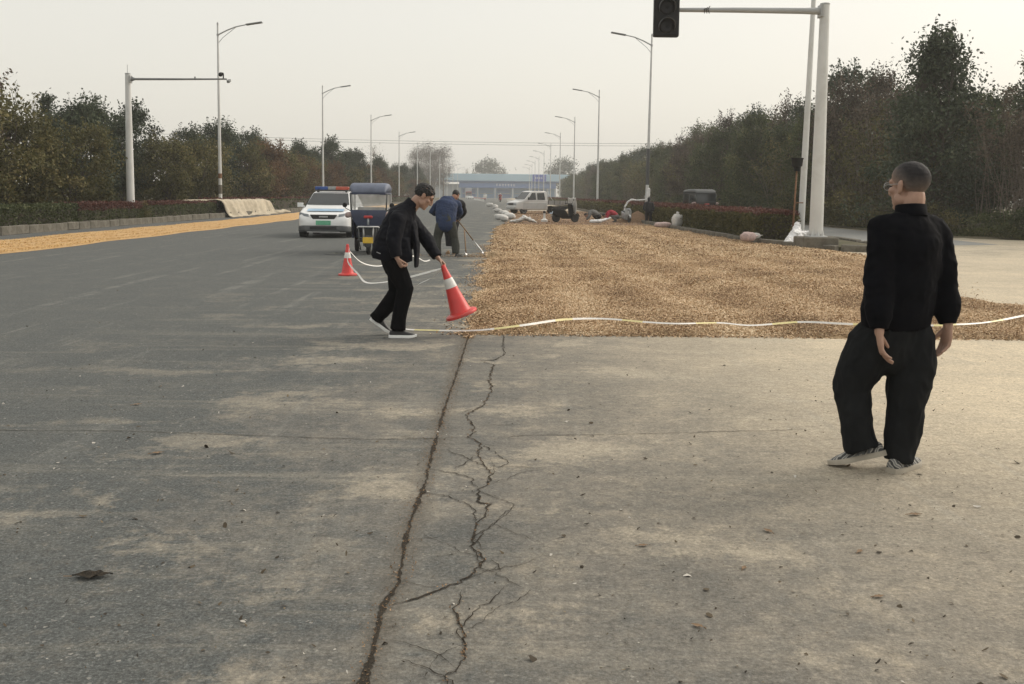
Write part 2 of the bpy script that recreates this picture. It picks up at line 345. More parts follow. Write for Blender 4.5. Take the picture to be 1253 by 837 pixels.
def remesh(mb, name, mat, parent, vox, it=2, wr=None, fac=.5):
    """one continuous skin over overlapping closed pieces"""
    me = mb.mesh('tmp'); o = bpy.data.objects.new('tmp', me); col.objects.link(o)
    m = o.modifiers.new('r', 'REMESH'); m.mode = 'VOXEL'; m.voxel_size = vox; m.use_smooth_shade = True
    s = o.modifiers.new('s', 'SMOOTH'); s.factor = fac; s.iterations = it
    dg = bpy.context.evaluated_depsgraph_get(); nm = bpy.data.meshes.new_from_object(o.evaluated_get(dg)); nm.name = name
    bpy.data.objects.remove(o); bpy.data.meshes.remove(me)
    nm.materials.clear(); nm.polygons.foreach_set('use_smooth', [True]*len(nm.polygons))
    if wr:
        n = len(nm.vertices); V = np.empty(n*3, np.float32); N = np.empty(n*3, np.float32); nm.vertices.foreach_get('co', V); nm.vertices.foreach_get('normal', N); V = V.reshape(-1, 3); N = N.reshape(-1, 3)
        D = np.array([wr(p) for p in V.tolist()], np.float32); V += N*D[:, None]; nm.vertices.foreach_set('co', V.ravel()); nm.update()
    return link(name, nm, mat, parent)

# ------------------------------------------------------------------ ground, road, kerbs
def sheet(name, poly, z, mat, kind='structure', parent=None):
    me = bpy.data.meshes.new(name); me.from_pydata([(x, y, z) for x, y in poly], [], [tuple(range(len(poly)))])
    o = link(name, me, mat, parent)
    if kind and not parent: o['kind'] = kind
    return o
sheet('ground', [(-2400, -200), (2400, -200), (2400, 4200), (-2400, 4200)], -.03, 'soil')
road = sheet('road', [(-40, -30), (40, -30), (40, 33), (22, 35.5), (18.6, 38.5), (17.5, 44), (17.5, 60), (8.3, 60), (8.3, 520), (-16.6, 520), (-16.6, 27), (-40, 24)], 0, 'road')
sheet('service_road', [(12.2, 31.5), (17.0, 33.5), (17.2, 60), (17.2, 330), (11.9, 330), (11.9, 34)], .005, 'service_asphalt')
lp = MB(); lp.add([(17.0, 38, .009), (17.2, 38, .009), (17.2, 120, .009), (17.0, 120, .009)], [(0, 1, 2, 3)]); lp.build('edge_line', 'concrete', bpy.data.objects['service_road'])
rng = np.random.default_rng(7); rnd = random.Random(11)
# left verge behind the kerb
def terrain(name, x0, x1, y0, y1, nx, ny, zf, mat):
    mb = MB(); mb.grid(lambda u, v: (x0+(x1-x0)*u, y0+(y1-y0)*v, zf(x0+(x1-x0)*u, y0+(y1-y0)*v)), nx, ny); o = mb.build(name, mat, None, True); o['kind'] = 'structure'; return o
terrain('verge', -70, -16.85, 22, 420, 40, 120, lambda x, y: .13+.06*noise.noise((x*.4, y*.3, 0))+(.012*(-18-x) if x < -18 else 0)*.5, 'verge_soil')
terrain('woodland_floor', 17.6, 70, 33, 420, 40, 120, lambda x, y: .02+.05*noise.noise((x*.5, y*.4, 3))+.012*(x-17.6) - (.5 if (y < 36.5 and x < 24) else 0), 'verge_soil')
# kerb stones, left side: a run of cast concrete blocks, some tilted or broken
kerb = tag(bpy.data.objects.new('kerb', None), kind='structure'); col.objects.link(kerb); kerb.location = (-16.7, 0, 0)
blk = []
for k_ in range(3):
    mb = MB(); mb.box((0, 0, .08), (.22, .996, .30)); blk.append(mb.mesh('kerb_stone', bevel=.012+.006*k_)); blk[-1].materials.append(M['concrete'])
y = 20.
while y < 112:
    if not (39.4 < y < 39.9 or 46.2 < y < 46.9):
        o = bpy.data.objects.new('kerb_stone', blk[rnd.randrange(3)]); col.objects.link(o); o.parent = kerb
        o.location = (rnd.uniform(-.02, .02), y, .06+rnd.uniform(-.014, .014)); o.rotation_euler = (rnd.uniform(-.010, .010), rnd.uniform(-.03, .03), rnd.uniform(-.012, .012))
    y += 1.0
mb = MB(); mb.box((0, 270, .06), (.22, 312, .3)); mb.build('distant_kerb', 'concrete', kerb)
# traffic island on the right with its own kerb
isl = [(7.95, 300), (7.95, 60), (7.95, 48), (8.2, 38), (8.5, 32), (8.85, 29.6), (9.4, 28.5), (10.2, 28.1), (11.0, 28.6), (11.5, 30), (11.7, 34), (11.7, 60), (11.7, 300)]
mb = MB(); mb.prism([(x+(.2 if x < 9.6 else -.2), y) for x, y in isl][::-1], -.02, .13); tag(mb.build('traffic_island', 'verge_soil'), kind='structure')
rk = tag(bpy.data.objects.new('island_kerb', None), kind='structure'); col.objects.link(rk)
def walk(path, step):
    out_ = []; carry = 0.
    for (ax, ay), (bx, by) in zip(path, path[1:]):
        L = math.hypot(bx-ax, by-ay); t = carry
        while t < L: out_.append((ax+(bx-ax)*t/L, ay+(by-ay)*t/L, math.atan2(by-ay, bx-ax))); t += step
        carry = t-L
    return out_
mbk = MB(); mbk.box((0, 0, .075), (.80, .2, .21)); kb = mbk.mesh('kerb_stone', bevel=.022); kb.materials.append(M['concrete'])
for x, y, a in walk([(7.95, 80), (7.95, 60)]+isl[2:11]+[(11.7, 40)], .82):
    o = bpy.data.objects.new('kerb_stone', kb); col.objects.link(o); o.parent = rk; o.location = (x, y, rnd.uniform(-.02, .015)); o.rotation_euler = (rnd.uniform(-.03, .03), rnd.uniform(-.015, .015), a+rnd.uniform(-.015, .015))
mb = MB(); mb.box((7.95, 190, .07), (.2, 219, .2)); mb.box((11.7, 170, .07), (.2, 259, .2)); mb.build('distant_kerb', 'concrete', rk)

# ------------------------------------------------------------------ cracks in the asphalt (dirt filled joints)
CR = {
 'main': ([(-.37, 10.7), (-.39, 8.34), (-.41, 6.88), (-.41, 5.48), (-.4, 5.05), (-.42, 4.52), (-.42, 4.22), (-.41, 3.93), (-.4, 3.72), (-.43, 3.52), (-.43, 3.3), (-.42, 3.07), (-.43, 2.93), (-.42, 2.5)], .016),
 'a0': ([(.01, 10.56), (0, 9.81), (.02, 9.28), (-.07, 8.96), (-.2, 8.9)], .008),
 'a': ([(-.2, 8.9), (-.08, 8.68), (-.11, 8.06), (-.08, 7.53), (-.14, 6.98), (-.25, 6.67), (-.18, 6.33), (-.2, 6.04), (-.13, 5.89), (-.14, 5.64), (-.09, 5.39), (-.06, 5.24), (-.07, 5.06), (-.12, 4.93), (-.12, 4.75), (-.06, 4.7), (-.08, 4.53), (-.11, 4.41), (-.12, 4.24), (-.13, 4.13), (-.07, 4.01), (-.1, 3.84), (-.16, 3.73), (-.24, 3.65), (-.33, 3.56), (-.4, 3.51)], .0058),
 'b': ([(-.33, 5.73), (-.22, 5.59), (-.11, 5.41)], .004), 'c': ([(-.39, 5.32), (-.25, 5.24), (-.18, 5.18), (-.13, 4.97)], .0045),
 'd': ([(-.41, 4.89), (-.3, 4.85), (-.17, 4.72), (-.13, 4.62), (-.12, 4.44)], .0038), 'e': ([(-.13, 5.89), (-.02, 5.64), (.05, 5.46), (-.06, 5.33)], .0038),
 'f': ([(-.15, 3.65), (-.15, 3.55), (-.17, 3.49), (-.15, 3.38), (-.13, 3.3), (-.12, 3.2), (-.11, 3.11), (-.14, 3.03), (-.17, 2.98), (-.15, 2.9)], .005),
 'g': ([(-.35, 3.1), (-.27, 3.05), (-.18, 2.98), (-.14, 2.94), (-.08, 2.8)], .004), 'h': ([(-.39, 3.73), (-.32, 3.7), (-.26, 3.68), (-.22, 3.66)], .0032), 'i': ([(-.4, 4.21), (-.32, 4.23), (-.22, 4.25)], .0025),
 't1': ([(-3.9, 6.15), (-3.18, 6.12), (-2.41, 6.13), (-1.61, 6.05), (-.83, 5.97), (-.35, 6.01)], .0042), 't2': ([(-.05, 6.02), (.13, 6.11), (.55, 6.13), (.98, 6.19), (1.52, 6.27), (2.0, 6.33)], .0038),
}
crack_pts = []
cq = random.Random(3)
for i in range(26):
    bx, by = cq.choice(CR['a'][0][3:-2]+CR['f'][0][1:-2]+[(-.41, cq.uniform(3, 7.5)) for _ in range(8)]); an = cq.choice((0., math.pi))+cq.gauss(0, .7); pt = [(bx, by)]
    for k_ in range(cq.randint(2, 5)): an += cq.gauss(0, .5); st_ = cq.uniform(.05, .12); bx += st_*math.cos(an); by += st_*math.sin(an)*1.3; pt.append((bx, by))
    if -1.0 < bx < .6: CR['web%d' % i] = (pt, cq.uniform(.0014, .0030))
for key, (pts, wd) in CR.items():
    fine = []
    for (ax, ay), (bx, by) in zip(pts, pts[1:]):
        L = math.hypot(bx-ax, by-ay); n = max(2, int(L/.018)); j = min(.022, L*.12)*(.35 if key in ('main', 't1', 't2') else 1)
        for i in range(n):
            t = i/n; s_ = .5+key.__hash__() % 3*0
            fine.append((ax+(bx-ax)*t+rnd.gauss(0, .0028)+j*noise.noise((ax*9+t*L*22, ay*7, 1.)), ay+(by-ay)*t+rnd.gauss(0, .0028)+j*noise.noise((ay*9+t*L*22, ax*7, 5.))))
    fine.append(pts[-1]); V = []; F = []
    for i, (x, y) in enumerate(fine):
        x2, y2 = fine[min(i+1, len(fine)-1)]; x1, y1 = fine[max(i-1, 0)]; d = Vector((x2-x1, y2-y1)); d = d.normalized() if d.length > 0 else Vector((0, 1)); n_ = Vector((-d.y, d.x))
        ww = wd*(.25+1.3*abs(noise.noise((x*6, y*6, 2.)))+.4*rnd.random())*min(1, .25+i/6, .25+(len(fine)-1-i)/6)
        if key == 'main': ww *= (1.0 if y < 4.2 else .7 if y < 6 else .6)*(.35+1.1*max(0, min(1, .5+noise.noise((1, y*2.2, 3))*1.6)))
        V += [(x+n_.x*ww, y+n_.y*ww, .004), (x-n_.x*ww*.9, y-n_.y*ww*.9, .004)]
        if i: F.append((2*i-2, 2*i-1, 2*i+1, 2*i))
        if key in ('main', 'a', 'f'): crack_pts.append((x, y, wd))
    me = bpy.data.meshes.new('crack'); me.from_pydata(V, [], F); link('crack', me, 'crack_fill', road)

# ------------------------------------------------------------------ little flat pieces: husks, debris
def flakes(P, L, W, tilt, rg, tint, droop=.3):
    """bent two-quad flakes (husks, scraps, leaves) at points P"""
    n = len(P); a = rg.uniform(0, 2*np.pi, n); t = rg.normal(0, tilt, n); b = rg.normal(0, tilt, n)
    u = np.stack([np.cos(a)*np.cos(t), np.sin(a)*np.cos(t), np.sin(t)], 1); s0 = np.stack([-np.sin(a)*np.cos(b), np.cos(a)*np.cos(b), np.sin(b)], 1)
    nn = np.cross(u, s0); nn /= np.linalg.norm(nn, axis=1)[:, None]+1e-9
    L = np.asarray(L).reshape(-1, 1)*np.ones((n, 1)); W = np.asarray(W).reshape(-1, 1)*np.ones((n, 1)); d = W*droop*rg.uniform(-1, 1.6, (n, 1))
    V = np.stack([P-u*L*.5-s0*W*.25-nn*d, P-u*L*.5+s0*W*.25-nn*d, P-s0*W*.5, P+s0*W*.5, P+u*L*.5-s0*W*.2-nn*d, P+u*L*.5+s0*W*.2-nn*d], 1).reshape(-1, 3)
    i = np.arange(n)[:, None]*6; F = np.concatenate([i+np.array([[0, 1, 3, 2]]), i+np.array([[2, 3, 5, 4]])], 0)
    return V, F, np.repeat(tint, 6)
# drying husks: raked bed with soft furrows
XR = ([10.6, 12.3, 12.9, 13.6, 14.8, 20, 26, 28.2, 29.2, 32, 38, 48, 60, 95], [9.3, 9.2, 8.2, 7.1, 6.8, 8.2, 9.6, 9.4, 8.75, 8.4, 8.05, 7.8, 7.8, 7.8])
def bed_lr(y): return -.40+.07*math.sin(y*1.7)+.06*math.sin(y*4.1)+(0 if y < 44 else (y-44)*.045 if y < 62 else .8+.0*y), float(np.interp(y, *XR))+.10*math.sin(y*2.3)
def bed_h(x, y):
    l_, r_ = bed_lr(y); e = min(x-l_, r_-x, (y-10.62-.05*math.sin(x*3)-.03*math.sin(x*8.3))*1.0, (96-y)*.2)
    k_ = max(0., min(1., e/.22)); k_ = k_*k_*(3-2*k_)
    far = 1 if y < 46 else max(.35, 1-(y-46)/8)
    h = .060+.038*(math.sin(x*3.9+.5*math.sin(y*.35)+1.2*noise.noise((x*.3, y*.2, 1)))*.5+.5)**1.5-.015+.03*noise.noise((x*.8, y*.5, 7.))+.016*noise.noise((x*3.1, y*2.2, 2.))
    if y < 12: h *= .55+.45*max(0, (y-10.6)/1.4)
    h += .10*math.exp(-(((x-1.6-.25*(y-38))/.9)**2+((y-38)/2.2)**2)) + .07*math.exp(-(((x+.3)/.5)**2+((y-24.3)/.8)**2))
    return max(.0, k_*h*far) - (.02 if k_ <= 0 else 0)
nx, ny = 150, 420; ys = np.concatenate([np.linspace(10.55, 30, 260), np.linspace(30.1, 96, ny+1-260)])
V = []
for yy in ys:
    l_, r_ = bed_lr(float(yy))
    for i in range(nx+1): xx = l_-.06+(r_-l_+.12)*i/nx; V.append((xx, float(yy), bed_h(xx, float(yy))))
ii, jj = np.meshgrid(np.arange(ny), np.arange(nx), indexing='ij'); b_ = (ii*(nx+1)+jj).reshape(-1, 1); far_ = ys[ii.ravel()] > 49.5
pile = thing('husk_bed', 'wide raked bed of tan peanut husks drying on the asphalt beside the traffic island', 'husks')
FQ = np.concatenate([b_, b_+1, b_+nx+2, b_+nx+1], 1)
hb = link('husk_layer', np_mesh('husk_layer', V, FQ[~far_], None, True), 'husk_bed', pile); hb['kind'] = 'stuff'
hb = link('trampled_chaff', np_mesh('trampled_chaff', V, FQ[far_], None, True), 'brown_soil', pile); hb['kind'] = 'stuff'
def scatter(n, y0, y1, rg, edge=.0):
    P = []
    Y = rg.uniform(y0, y1, n); U = rg.uniform(-edge, 1+edge, n)
    for y, u in zip(Y.tolist(), U.tolist()):
        l_, r_ = bed_lr(y); x = l_+(r_-l_)*u; P.append((x, y, max(bed_h(x, y), .0)+.006))
    return np.array(P)
parts = []
for n, y0, y1, L, Wd in ((190000, 10.62, 15.5, .022, .013), (110000, 15.5, 24, .030, .016), (60000, 24, 50, .05, .027), (6000, 50, 95, .08, .045)):
    P = scatter(n, y0, y1, rng, .006); k_ = len(P); P[:, 2] += rng.uniform(0, .014, k_)
    shade = np.array([noise.noise((p[0]*1.3, p[1]*1.0, 4.)) for p in P.tolist()])
    tint = np.clip(rng.beta(2.8, 2.7, k_)+.30*shade-.08*np.sin(P[:, 0]*3.9+.5*np.sin(P[:, 1]*.35)+1.4), 0, 1)*(1 if y0 < 49 else .62)
    parts.append(flakes(P, L*rng.uniform(.6, 1.35, k_), Wd*rng.uniform(.6, 1.4, k_), .42, rng, tint))
off = 0; VV, FF, TT = [], [], []
for v_, f_, t_ in parts: VV.append(v_); FF.append(f_+off); TT.append(t_); off += len(v_)
hf = link('loose_husks', np_mesh('loose_husks', np.concatenate(VV), np.concatenate(FF), np.concatenate(TT)), 'husk', pile); hf['kind'] = 'stuff'
# strays that escaped round the rim, husks swept into the long joint, grit and scraps over the crossing
P = []
for i in range(5200):
    y = rnd.uniform(10.55, 30); l_, r_ = bed_lr(y)
    if rnd.random() < .45: P.append((l_-abs(rnd.gauss(0, .16)), y, .006))
    elif rnd.random() < .5: P.append((rnd.uniform(-.5, 9), max(10.3, 10.62-abs(rnd.gauss(0, .05))), .006))
    else: P.append((r_+abs(rnd.gauss(0, .35)), y, .006))
for i in range(3400):
    x, y, wd = crack_pts[rnd.randrange(len(crack_pts))]
    if wd > .01 or rnd.random() < .3: P.append((x+rnd.gauss(0, wd*1.8), y+rnd.gauss(0, .01), .006))
for i in range(500): P.append((-.9+rnd.gauss(0, .6), 24.3+rnd.gauss(0, .3), .01))
P = np.array(P); near = P[:, 1] < 10.28; L = np.where(near, rng.uniform(.004, .011, len(P)), rng.uniform(.02, .042, len(P)))
v_, f_, t_ = flakes(P, L, L*.5, .4, rng, np.where(near, rng.beta(1.3, 5, len(P))*.55, rng.beta(1.8, 2.4, len(P))*.85))
tag(link('stray_husks', np_mesh('stray_husks', v_, f_, t_), 'husk'), 'stray tan husks scattered round the bed and along the joint', 'husks', kind='stuff')
P = np.stack([rng.uniform(-6, 6, 5200), 2.4+rng.exponential(3.2, 5200), np.full(5200, .006)], 1); L = np.clip(rng.lognormal(-4.75, .6, 5200), .003, .04)
v_, f_, t_ = flakes(P, L, L*rng.uniform(.3, .8, 5200), .35, rng, np.where(rng.random(5200) < .16, 1., rng.beta(1.4, 2.2, 5200)*.8))
tag(link('road_grit', np_mesh('road_grit', v_, f_, t_), 'debris_bits'), 'grit, twig scraps and pebbles strewn over the asphalt', 'grit', kind='stuff')
def dead_leaf(x, y, s_, a, label, grp=None):
    mb = MB(); n = 9; top = []
    pr = [0, .35, .62, .8, .85, .72, .5, .25, 0]
    V = []; F = []
    for i in range(n):
        t = i/(n-1)-.5
        for q in (-1, -.45, .0, .45, 1): V.append((t*s_, q*pr[i]*s_*.27*(1+.25*math.sin(i*3.1+q*4)), .005+s_/.155*.5*(.016*abs(q)*pr[i]+.01*math.sin(t*4)**2+.006*math.sin(i*2.2+q*3)+.006)))
    for i in range(n-1):
        for j in range(4): F.append((i*5+j, i*5+j+1, (i+1)*5+j+1, (i+1)*5+j))
    mb.add(V, F); r_ = thing('dead_leaf', label, 'leaf', (x, y, 0), a, grp); mb.build('blade', 'crack_fill' if s_ > .08 else 'wood', r_, True)
    st_ = MB(); st_.tube([(-.5*s_, 0, .008), (-.72*s_, .05*s_, .006)], .0018, 5); st_.build('stalk', 'wood', r_)
dead_leaf(-1.61, 3.76, .155, .12, 'dark brown crushed leaf lying alone on the grey asphalt')
for x, y, s_, a in ((-2.0, 5.6, .075, .5), (.62, 4.15, .05, .2), (1.0, 3.9, .045, 1.1), (1.22, 4.35, .06, 2.), (1.45, 3.62, .05, .3), (.7, 3.35, .05, 2.5), (2.0, 4.6, .07, .1), (1.55, 4.1, .05, .9), (1.8, 3.2, .04, 1.5), (-2.6, 6.9, .07, .7)):
    dead_leaf(x, y, s_, a, 'small dry leaf scrap lying on the dusty crossing', 'dry leaf scraps on the crossing')
# strip of shelled maize along the left edge of the road
mb = MB(); xs = lambda v, y: -14.75+(2.95 if y < 70 else 2.6)*v+.10*math.sin(y*.9+v*3)+.12*noise.noise((v*2, y*.35, 9.))+(-.75*max(0, min(1, (y-55)/20)))
mb.grid(lambda u, v: (xs(v, 14+146*u**1.3), 14+146*u**1.3, (0.004 if v in (0, 1) else .045+.016*math.sin(v*26)+.014*noise.noise((v*9, (14+146*u**1.3)*1.5, 1)))), 260, 24)
corn = mb.build('maize_strip', 'corn', None, True); tag(corn, 'long strip of orange maize kernels drying beside the kerb', 'maize', kind='stuff')
P = np.array([(xs(v_, y_), y_, .052) for v_, y_ in zip(rng.uniform(-.02, 1.02, 22000).tolist(), (20+rng.exponential(16, 22000)).tolist())]); kk = len(P)
v_, f_, t_ = flakes(P, rng.uniform(.02, .035, kk), rng.uniform(.015, .025, kk), .5, rng, rng.random(kk))
tinted('kernel', [(.0, (.45, .24, .07)), (.5, (.62, .39, .14)), (1., (.76, .56, .28))], .6, 0)
kn = link('loose_kernels', np_mesh('loose_kernels', v_, f_, t_), 'kernel', corn); kn['kind'] = 'stuff'

rnd = random.Random(5)
# ------------------------------------------------------------------ trees, hedges
def leaf_quads(P, size, rg, tint, asp=.55, flat=.0):
    n = len(P); u = rg.normal(0, 1, (n, 3)); u[:, 2] *= (1-flat); u /= np.linalg.norm(u, axis=1)[:, None]
    w_ = rg.normal(0, 1, (n, 3)); v = np.cross(u, w_); v /= np.linalg.norm(v, axis=1)[:, None]+1e-9
    L = (size*rg.uniform(.6, 1.4, n))[:, None]*.5
    V = np.stack([P-u*L, P+v*L*asp-u*L*.1, P+u*L, P-v*L*asp-u*L*.1], 1).reshape(-1, 3)
    return V, np.arange(n*4).reshape(-1, 4), np.repeat(np.clip(tint, 0, 1), 4)
def tree_meshes(seed, H, spread, base, ntr, nclump, nleaf, lsize, leafmat, kind='round', barkmat='bark', trunk_r=.11, sigma=.42, twigs=0):
    """(trunk mesh, crown mesh): tapered trunk(s) with limbs to every clump; leaves spread through the clumps"""
    rg = np.random.default_rng(seed); rr = random.Random(seed); tb = MB(); C = []
    stems = [(rr.gauss(0, .12*(ntr > 1)*spread), rr.gauss(0, .12*(ntr > 1)*spread), rr.gauss(0, .25*(ntr > 1)), rr.gauss(0, .25*(ntr > 1))) for _ in range(ntr)]
    paths = []
    for sx, sy, lx, ly in stems:
        top = H*(rr.uniform(.8, .93)); n = 7; pth = []
        for i in range(n+1):
            t = i/n; pth.append(Vector((sx+lx*spread*t+.10*H*.12*math.sin(t*5+sx*9), sy+ly*spread*t+.1*H*.12*math.cos(t*4+sy*7), top*t)))
        paths.append(pth); r0 = trunk_r/(ntr**.5); tb.tube(pth, [r0*(1-.82*i/n)+.008 for i in range(n+1)], 7)
    for i in range(nclump):
        t = (i+.5)/nclump; z = base+(H-base)*(rr.random()**.9)
        f = (z-base)/(H-base)
        if kind == 'round': prof = math.sin(math.pi*min(1, .12+.86*f))**.55
        elif kind == 'cone': prof = max(.12, (1-f)**.75)
        elif kind == 'spire': prof = max(.1, (1-f)**1.1)
        else: prof = .55+.45*math.sin(math.pi*f)
        a = rr.uniform(0, 2*math.pi); q = spread*prof*math.sqrt(rr.uniform(.12, 1.05)); C.append(Vector((q*math.cos(a), q*math.sin(a), z+rr.gauss(0, .12))))
    for c in C:
        pth = paths[rr.randrange(ntr)]; zz = max(base*.7, c.z-rr.uniform(.5, 1.5)); p0 = pth[min(len(pth)-1, max(1, int(zz/(H*.9)*7)))]
        mid = (p0+c)/2+Vector((rr.gauss(0, .1), rr.gauss(0, .1), -.12)); tb.tube([p0, mid, c], [trunk_r*.26, trunk_r*.16, .006], 4)
    tw = []
    if twigs:
        for c in sorted(C, key=lambda q: -q.z)[:twigs]:
            for _ in range(3):
                e = c+Vector((rr.gauss(0, .28), rr.gauss(0, .28), rr.uniform(.35, 1.15)*min(1.3, H/6))); tb.tube([c, (c+e)/2+Vector((rr.gauss(0, .06), rr.gauss(0, .06), 0)), e], [.012, .009, .004], 3); tw += [tuple(c.lerp(e, q)) for q in (.5, .7, .9, 1.)]
    Ca = np.array([tuple(c) for c in C]); idx = rg.integers(0, nclump, nleaf); sg = sigma*(.6+.8*rg.random(nclump))[idx][:, None]
    P = Ca[idx]+rg.normal(0, 1, (nleaf, 3))*sg*np.array([[1, 1, .72]]); P[:, 2] = np.maximum(P[:, 2], base*.5+.1)
    ct = rg.normal(0, .24, nclump)[idx]; tint = .45+ct+rg.normal(0, .13, nleaf)
    if tw: q = np.repeat(np.array(tw), 2, 0)+rg.normal(0, .07, (len(tw)*2, 3)); P = np.concatenate([P, q]); tint = np.concatenate([tint, .5+rg.normal(0, .2, len(q))])
    v, f, t = leaf_quads(P, lsize, rg, tint)
    tm = tb.mesh('trunk', smooth=True, recalc=False); tm.materials.append(M[barkmat]); cm = np_mesh('crown', v, f, t); cm.materials.append(M[leafmat]); return tm, cm
def thicket_meshes(seed, H, spread, nst, nleaf, lsize, leafmat, leaf_lo=.25):
    """many thin upright stems with side twigs and a thin scatter of leaves"""
    rg = np.random.default_rng(seed); rr = random.Random(seed); tb = MB(); tips = []
    for i in range(nst):
        a = rr.uniform(0, 6.283); q = spread*math.sqrt(rr.random())*.75; h = H*rr.uniform(.6, 1.); p = Vector((q*math.cos(a), q*math.sin(a), 0)); d = Vector((rr.gauss(0, .10), rr.gauss(0, .10), 1)).normalized(); pts = [p]
        for s_ in range(5): d = (d+Vector((rr.gauss(0, .09), rr.gauss(0, .09), .05))).normalized(); p = p+d*h/5; pts.append(p)
        tb.tube(pts, [.026*rr.uniform(.7, 1.3), .022, .018, .014, .010, .004], 4)
        for b in range(9):
            k_ = rr.randrange(1, 5); q0 = pts[k_].lerp(pts[k_+1], rr.random()); e = Vector((rr.gauss(0, 1), rr.gauss(0, 1), rr.uniform(.3, 1.6))).normalized()*rr.uniform(.4, 1.25)
            q1 = q0+e*.55; q2 = q0+e+Vector((0, 0, .12)); tb.tube([q0, q1, q2], [.010, .007, .003], 3); tips += [q1, q2, q2]
    T = np.array([tuple(t) for t in tips]); zz = T[:, 2]; w_ = np.clip((zz-H*leaf_lo)/(H*.5), .05, 1); w_ /= w_.sum()
    P = T[rg.choice(len(T), nleaf, p=w_)]+rg.normal(0, .14, (nleaf, 3)); v, f, t = leaf_quads(P, lsize, rg, .5+rg.normal(0, .25, nleaf))
    tm = tb.mesh('trunk', smooth=True, recalc=False); tm.materials.append(M['twig_bark']); cm = np_mesh('crown', v, f, t); cm.materials.append(M[leafmat]); return tm, cm
TR = {}
for s_ in range(3): TR['olive%d' % s_] = tree_meshes(20+s_, 5.2, 1.9, .8, 4, 44, 7600, .165, 'leaf_olive', 'bush', 'bark', .10, .34, 12)
for s_ in range(3): TR['dark%d' % s_] = tree_meshes(30+s_, 6.8, 1.9, 2.1, 1, 40, 8600, .175, 'leaf_dark', 'round', 'bark', .13, .36, 10)
for s_ in range(2): TR['rust%d' % s_] = tree_meshes(40+s_, 5.0, 1.8, .8, 3, 42, 5000, .16, 'leaf_rust', 'bush', 'bark', .09, .36, 14)
for s_ in range(3): TR['green%d' % s_] = tree_meshes(50+s_, 8.8, 2.6, .9, 2, 64, 12500, .195, 'leaf_green', 'bush', 'bark', .14, .46, 16)
for s_ in range(2): TR['umber%d' % s_] = tree_meshes(55+s_, 8.6, 2.4, 1.1, 3, 56, 8200, .18, 'leaf_brown', 'bush', 'twig_bark', .13, .44, 24)
TR['tall0'] = tree_meshes(60, 9.4, 2.6, 2.2, 1, 56, 11000, .195, 'leaf_dark', 'round', 'bark', .15, .46, 10)
TR['big0'] = tree_meshes(61, 9.8, 4.1, .8, 2, 120, 24000, .20, 'leaf_dark', 'cone', 'bark', .2, .5, 14)
for s_ in range(3): TR['thicket%d' % s_] = thicket_meshes(70+s_, 8.0, 2.0, 24, 1500, .18, 'leaf_brown', .45)
for s_ in range(2): TR['shrub%d' % s_] = thicket_meshes(80+s_, 5.4, 1.7, 26, 2600, .17, 'leaf_olive', .1)
TR['under0'] = tree_meshes(90, 2.2, 1.9, .15, 5, 30, 3200, .17, 'leaf_olive', 'bush', 'bark', .05, .32, 6)
TR['under1'] = tree_meshes(91, 1.9, 2.1, .15, 5, 30, 3200, .17, 'leaf_green', 'bush', 'bark', .05, .32, 6)
TR['spire0'] = tree_meshes(95, 8.6, 1.1, 1.2, 1, 60, 4200, .2, 'leaf_dark', 'spire', 'bark', .13, .25)
TR['poplar0'] = tree_meshes(96, 22, 3.4, 5, 1, 90, 11000, .30, 'grey_twigs', 'round', 'twig_bark', .28, 1.1)
TR['bare0'] = tree_meshes(97, 17, 5.2, 4, 1, 90, 500, .25, 'grey_twigs', 'round', 'twig_bark', .3, .9)
TR['far_round0'] = tree_meshes(98, 20, 9, 7, 1, 60, 4200, .9, 'leaf_dark', 'round', 'bark', .5, 1.8)
def tree(name, kind, x, y, z, s_, label, grp, sz=None):
    r_ = thing(name, label, 'shrub' if 'shrub' in name or 'bush' in name else 'tree', (x, y, z), rnd.uniform(0, 6.28), grp); r_.scale = (s_, s_, s_*(sz or rnd.uniform(.92, 1.08)))
    tm, cm = TR[kind]
    for n_, me in (('trunk', tm), ('crown', cm)):
        o = bpy.data.objects.new(n_, me); col.objects.link(o); o.parent = r_
    return r_
LEFT = 'trees behind the kerb with the maize strip'; RIGHT = 'trees beyond the service road'
LB = {'olive': ('olive_tree', 'olive brown many stemmed tree behind the hedge along the maize strip'), 'dark': ('evergreen_tree', 'dark green bare trunked tree behind the hedge along the maize strip'),
      'rust': ('rusty_leaved_tree', 'rust brown autumn tree behind the hedge along the maize strip'), 'under': ('undergrowth_bush', 'low olive bush filling gaps under the trees by the maize strip')}
def ltree(k_, x, y, s_, label=None):
    nv = {'olive': 3, 'dark': 3, 'rust': 2, 'under': 2}[k_]; tree(LB[k_][0], k_+str(rnd.randrange(nv)), x, y, .1, s_, label or LB[k_][1], None if label else LEFT+', '+k_)
NEAR = {41.: 'olive brown tree right behind the broken kerb gap', 58.: 'olive tree leafing just past the camera mast', 84.: 'rust brown tree behind the street lamp by the mat'}
for y in (27, 30, 33.2, 36, 38.6, 41., 43.4, 45.6, 58., 60.8, 63.6, 66.2): ltree('olive', -20.3+rnd.uniform(-.9, .6), y, rnd.uniform(.78, .98), NEAR.get(y))
for y in (79, 84., 88, 93): ltree('rust' if y in (84., 88) else 'olive', -20.4+rnd.uniform(-.5, .5), y, rnd.uniform(.95, 1.15), NEAR.get(y))
y = 98.
while y < 250: ltree(rnd.choice(['olive', 'olive', 'rust', 'dark']), -20.4+rnd.uniform(-.7, .7), y+rnd.uniform(-1, 1), rnd.uniform(.8, 1.05)); y += 4.2 if y < 150 else 6.5
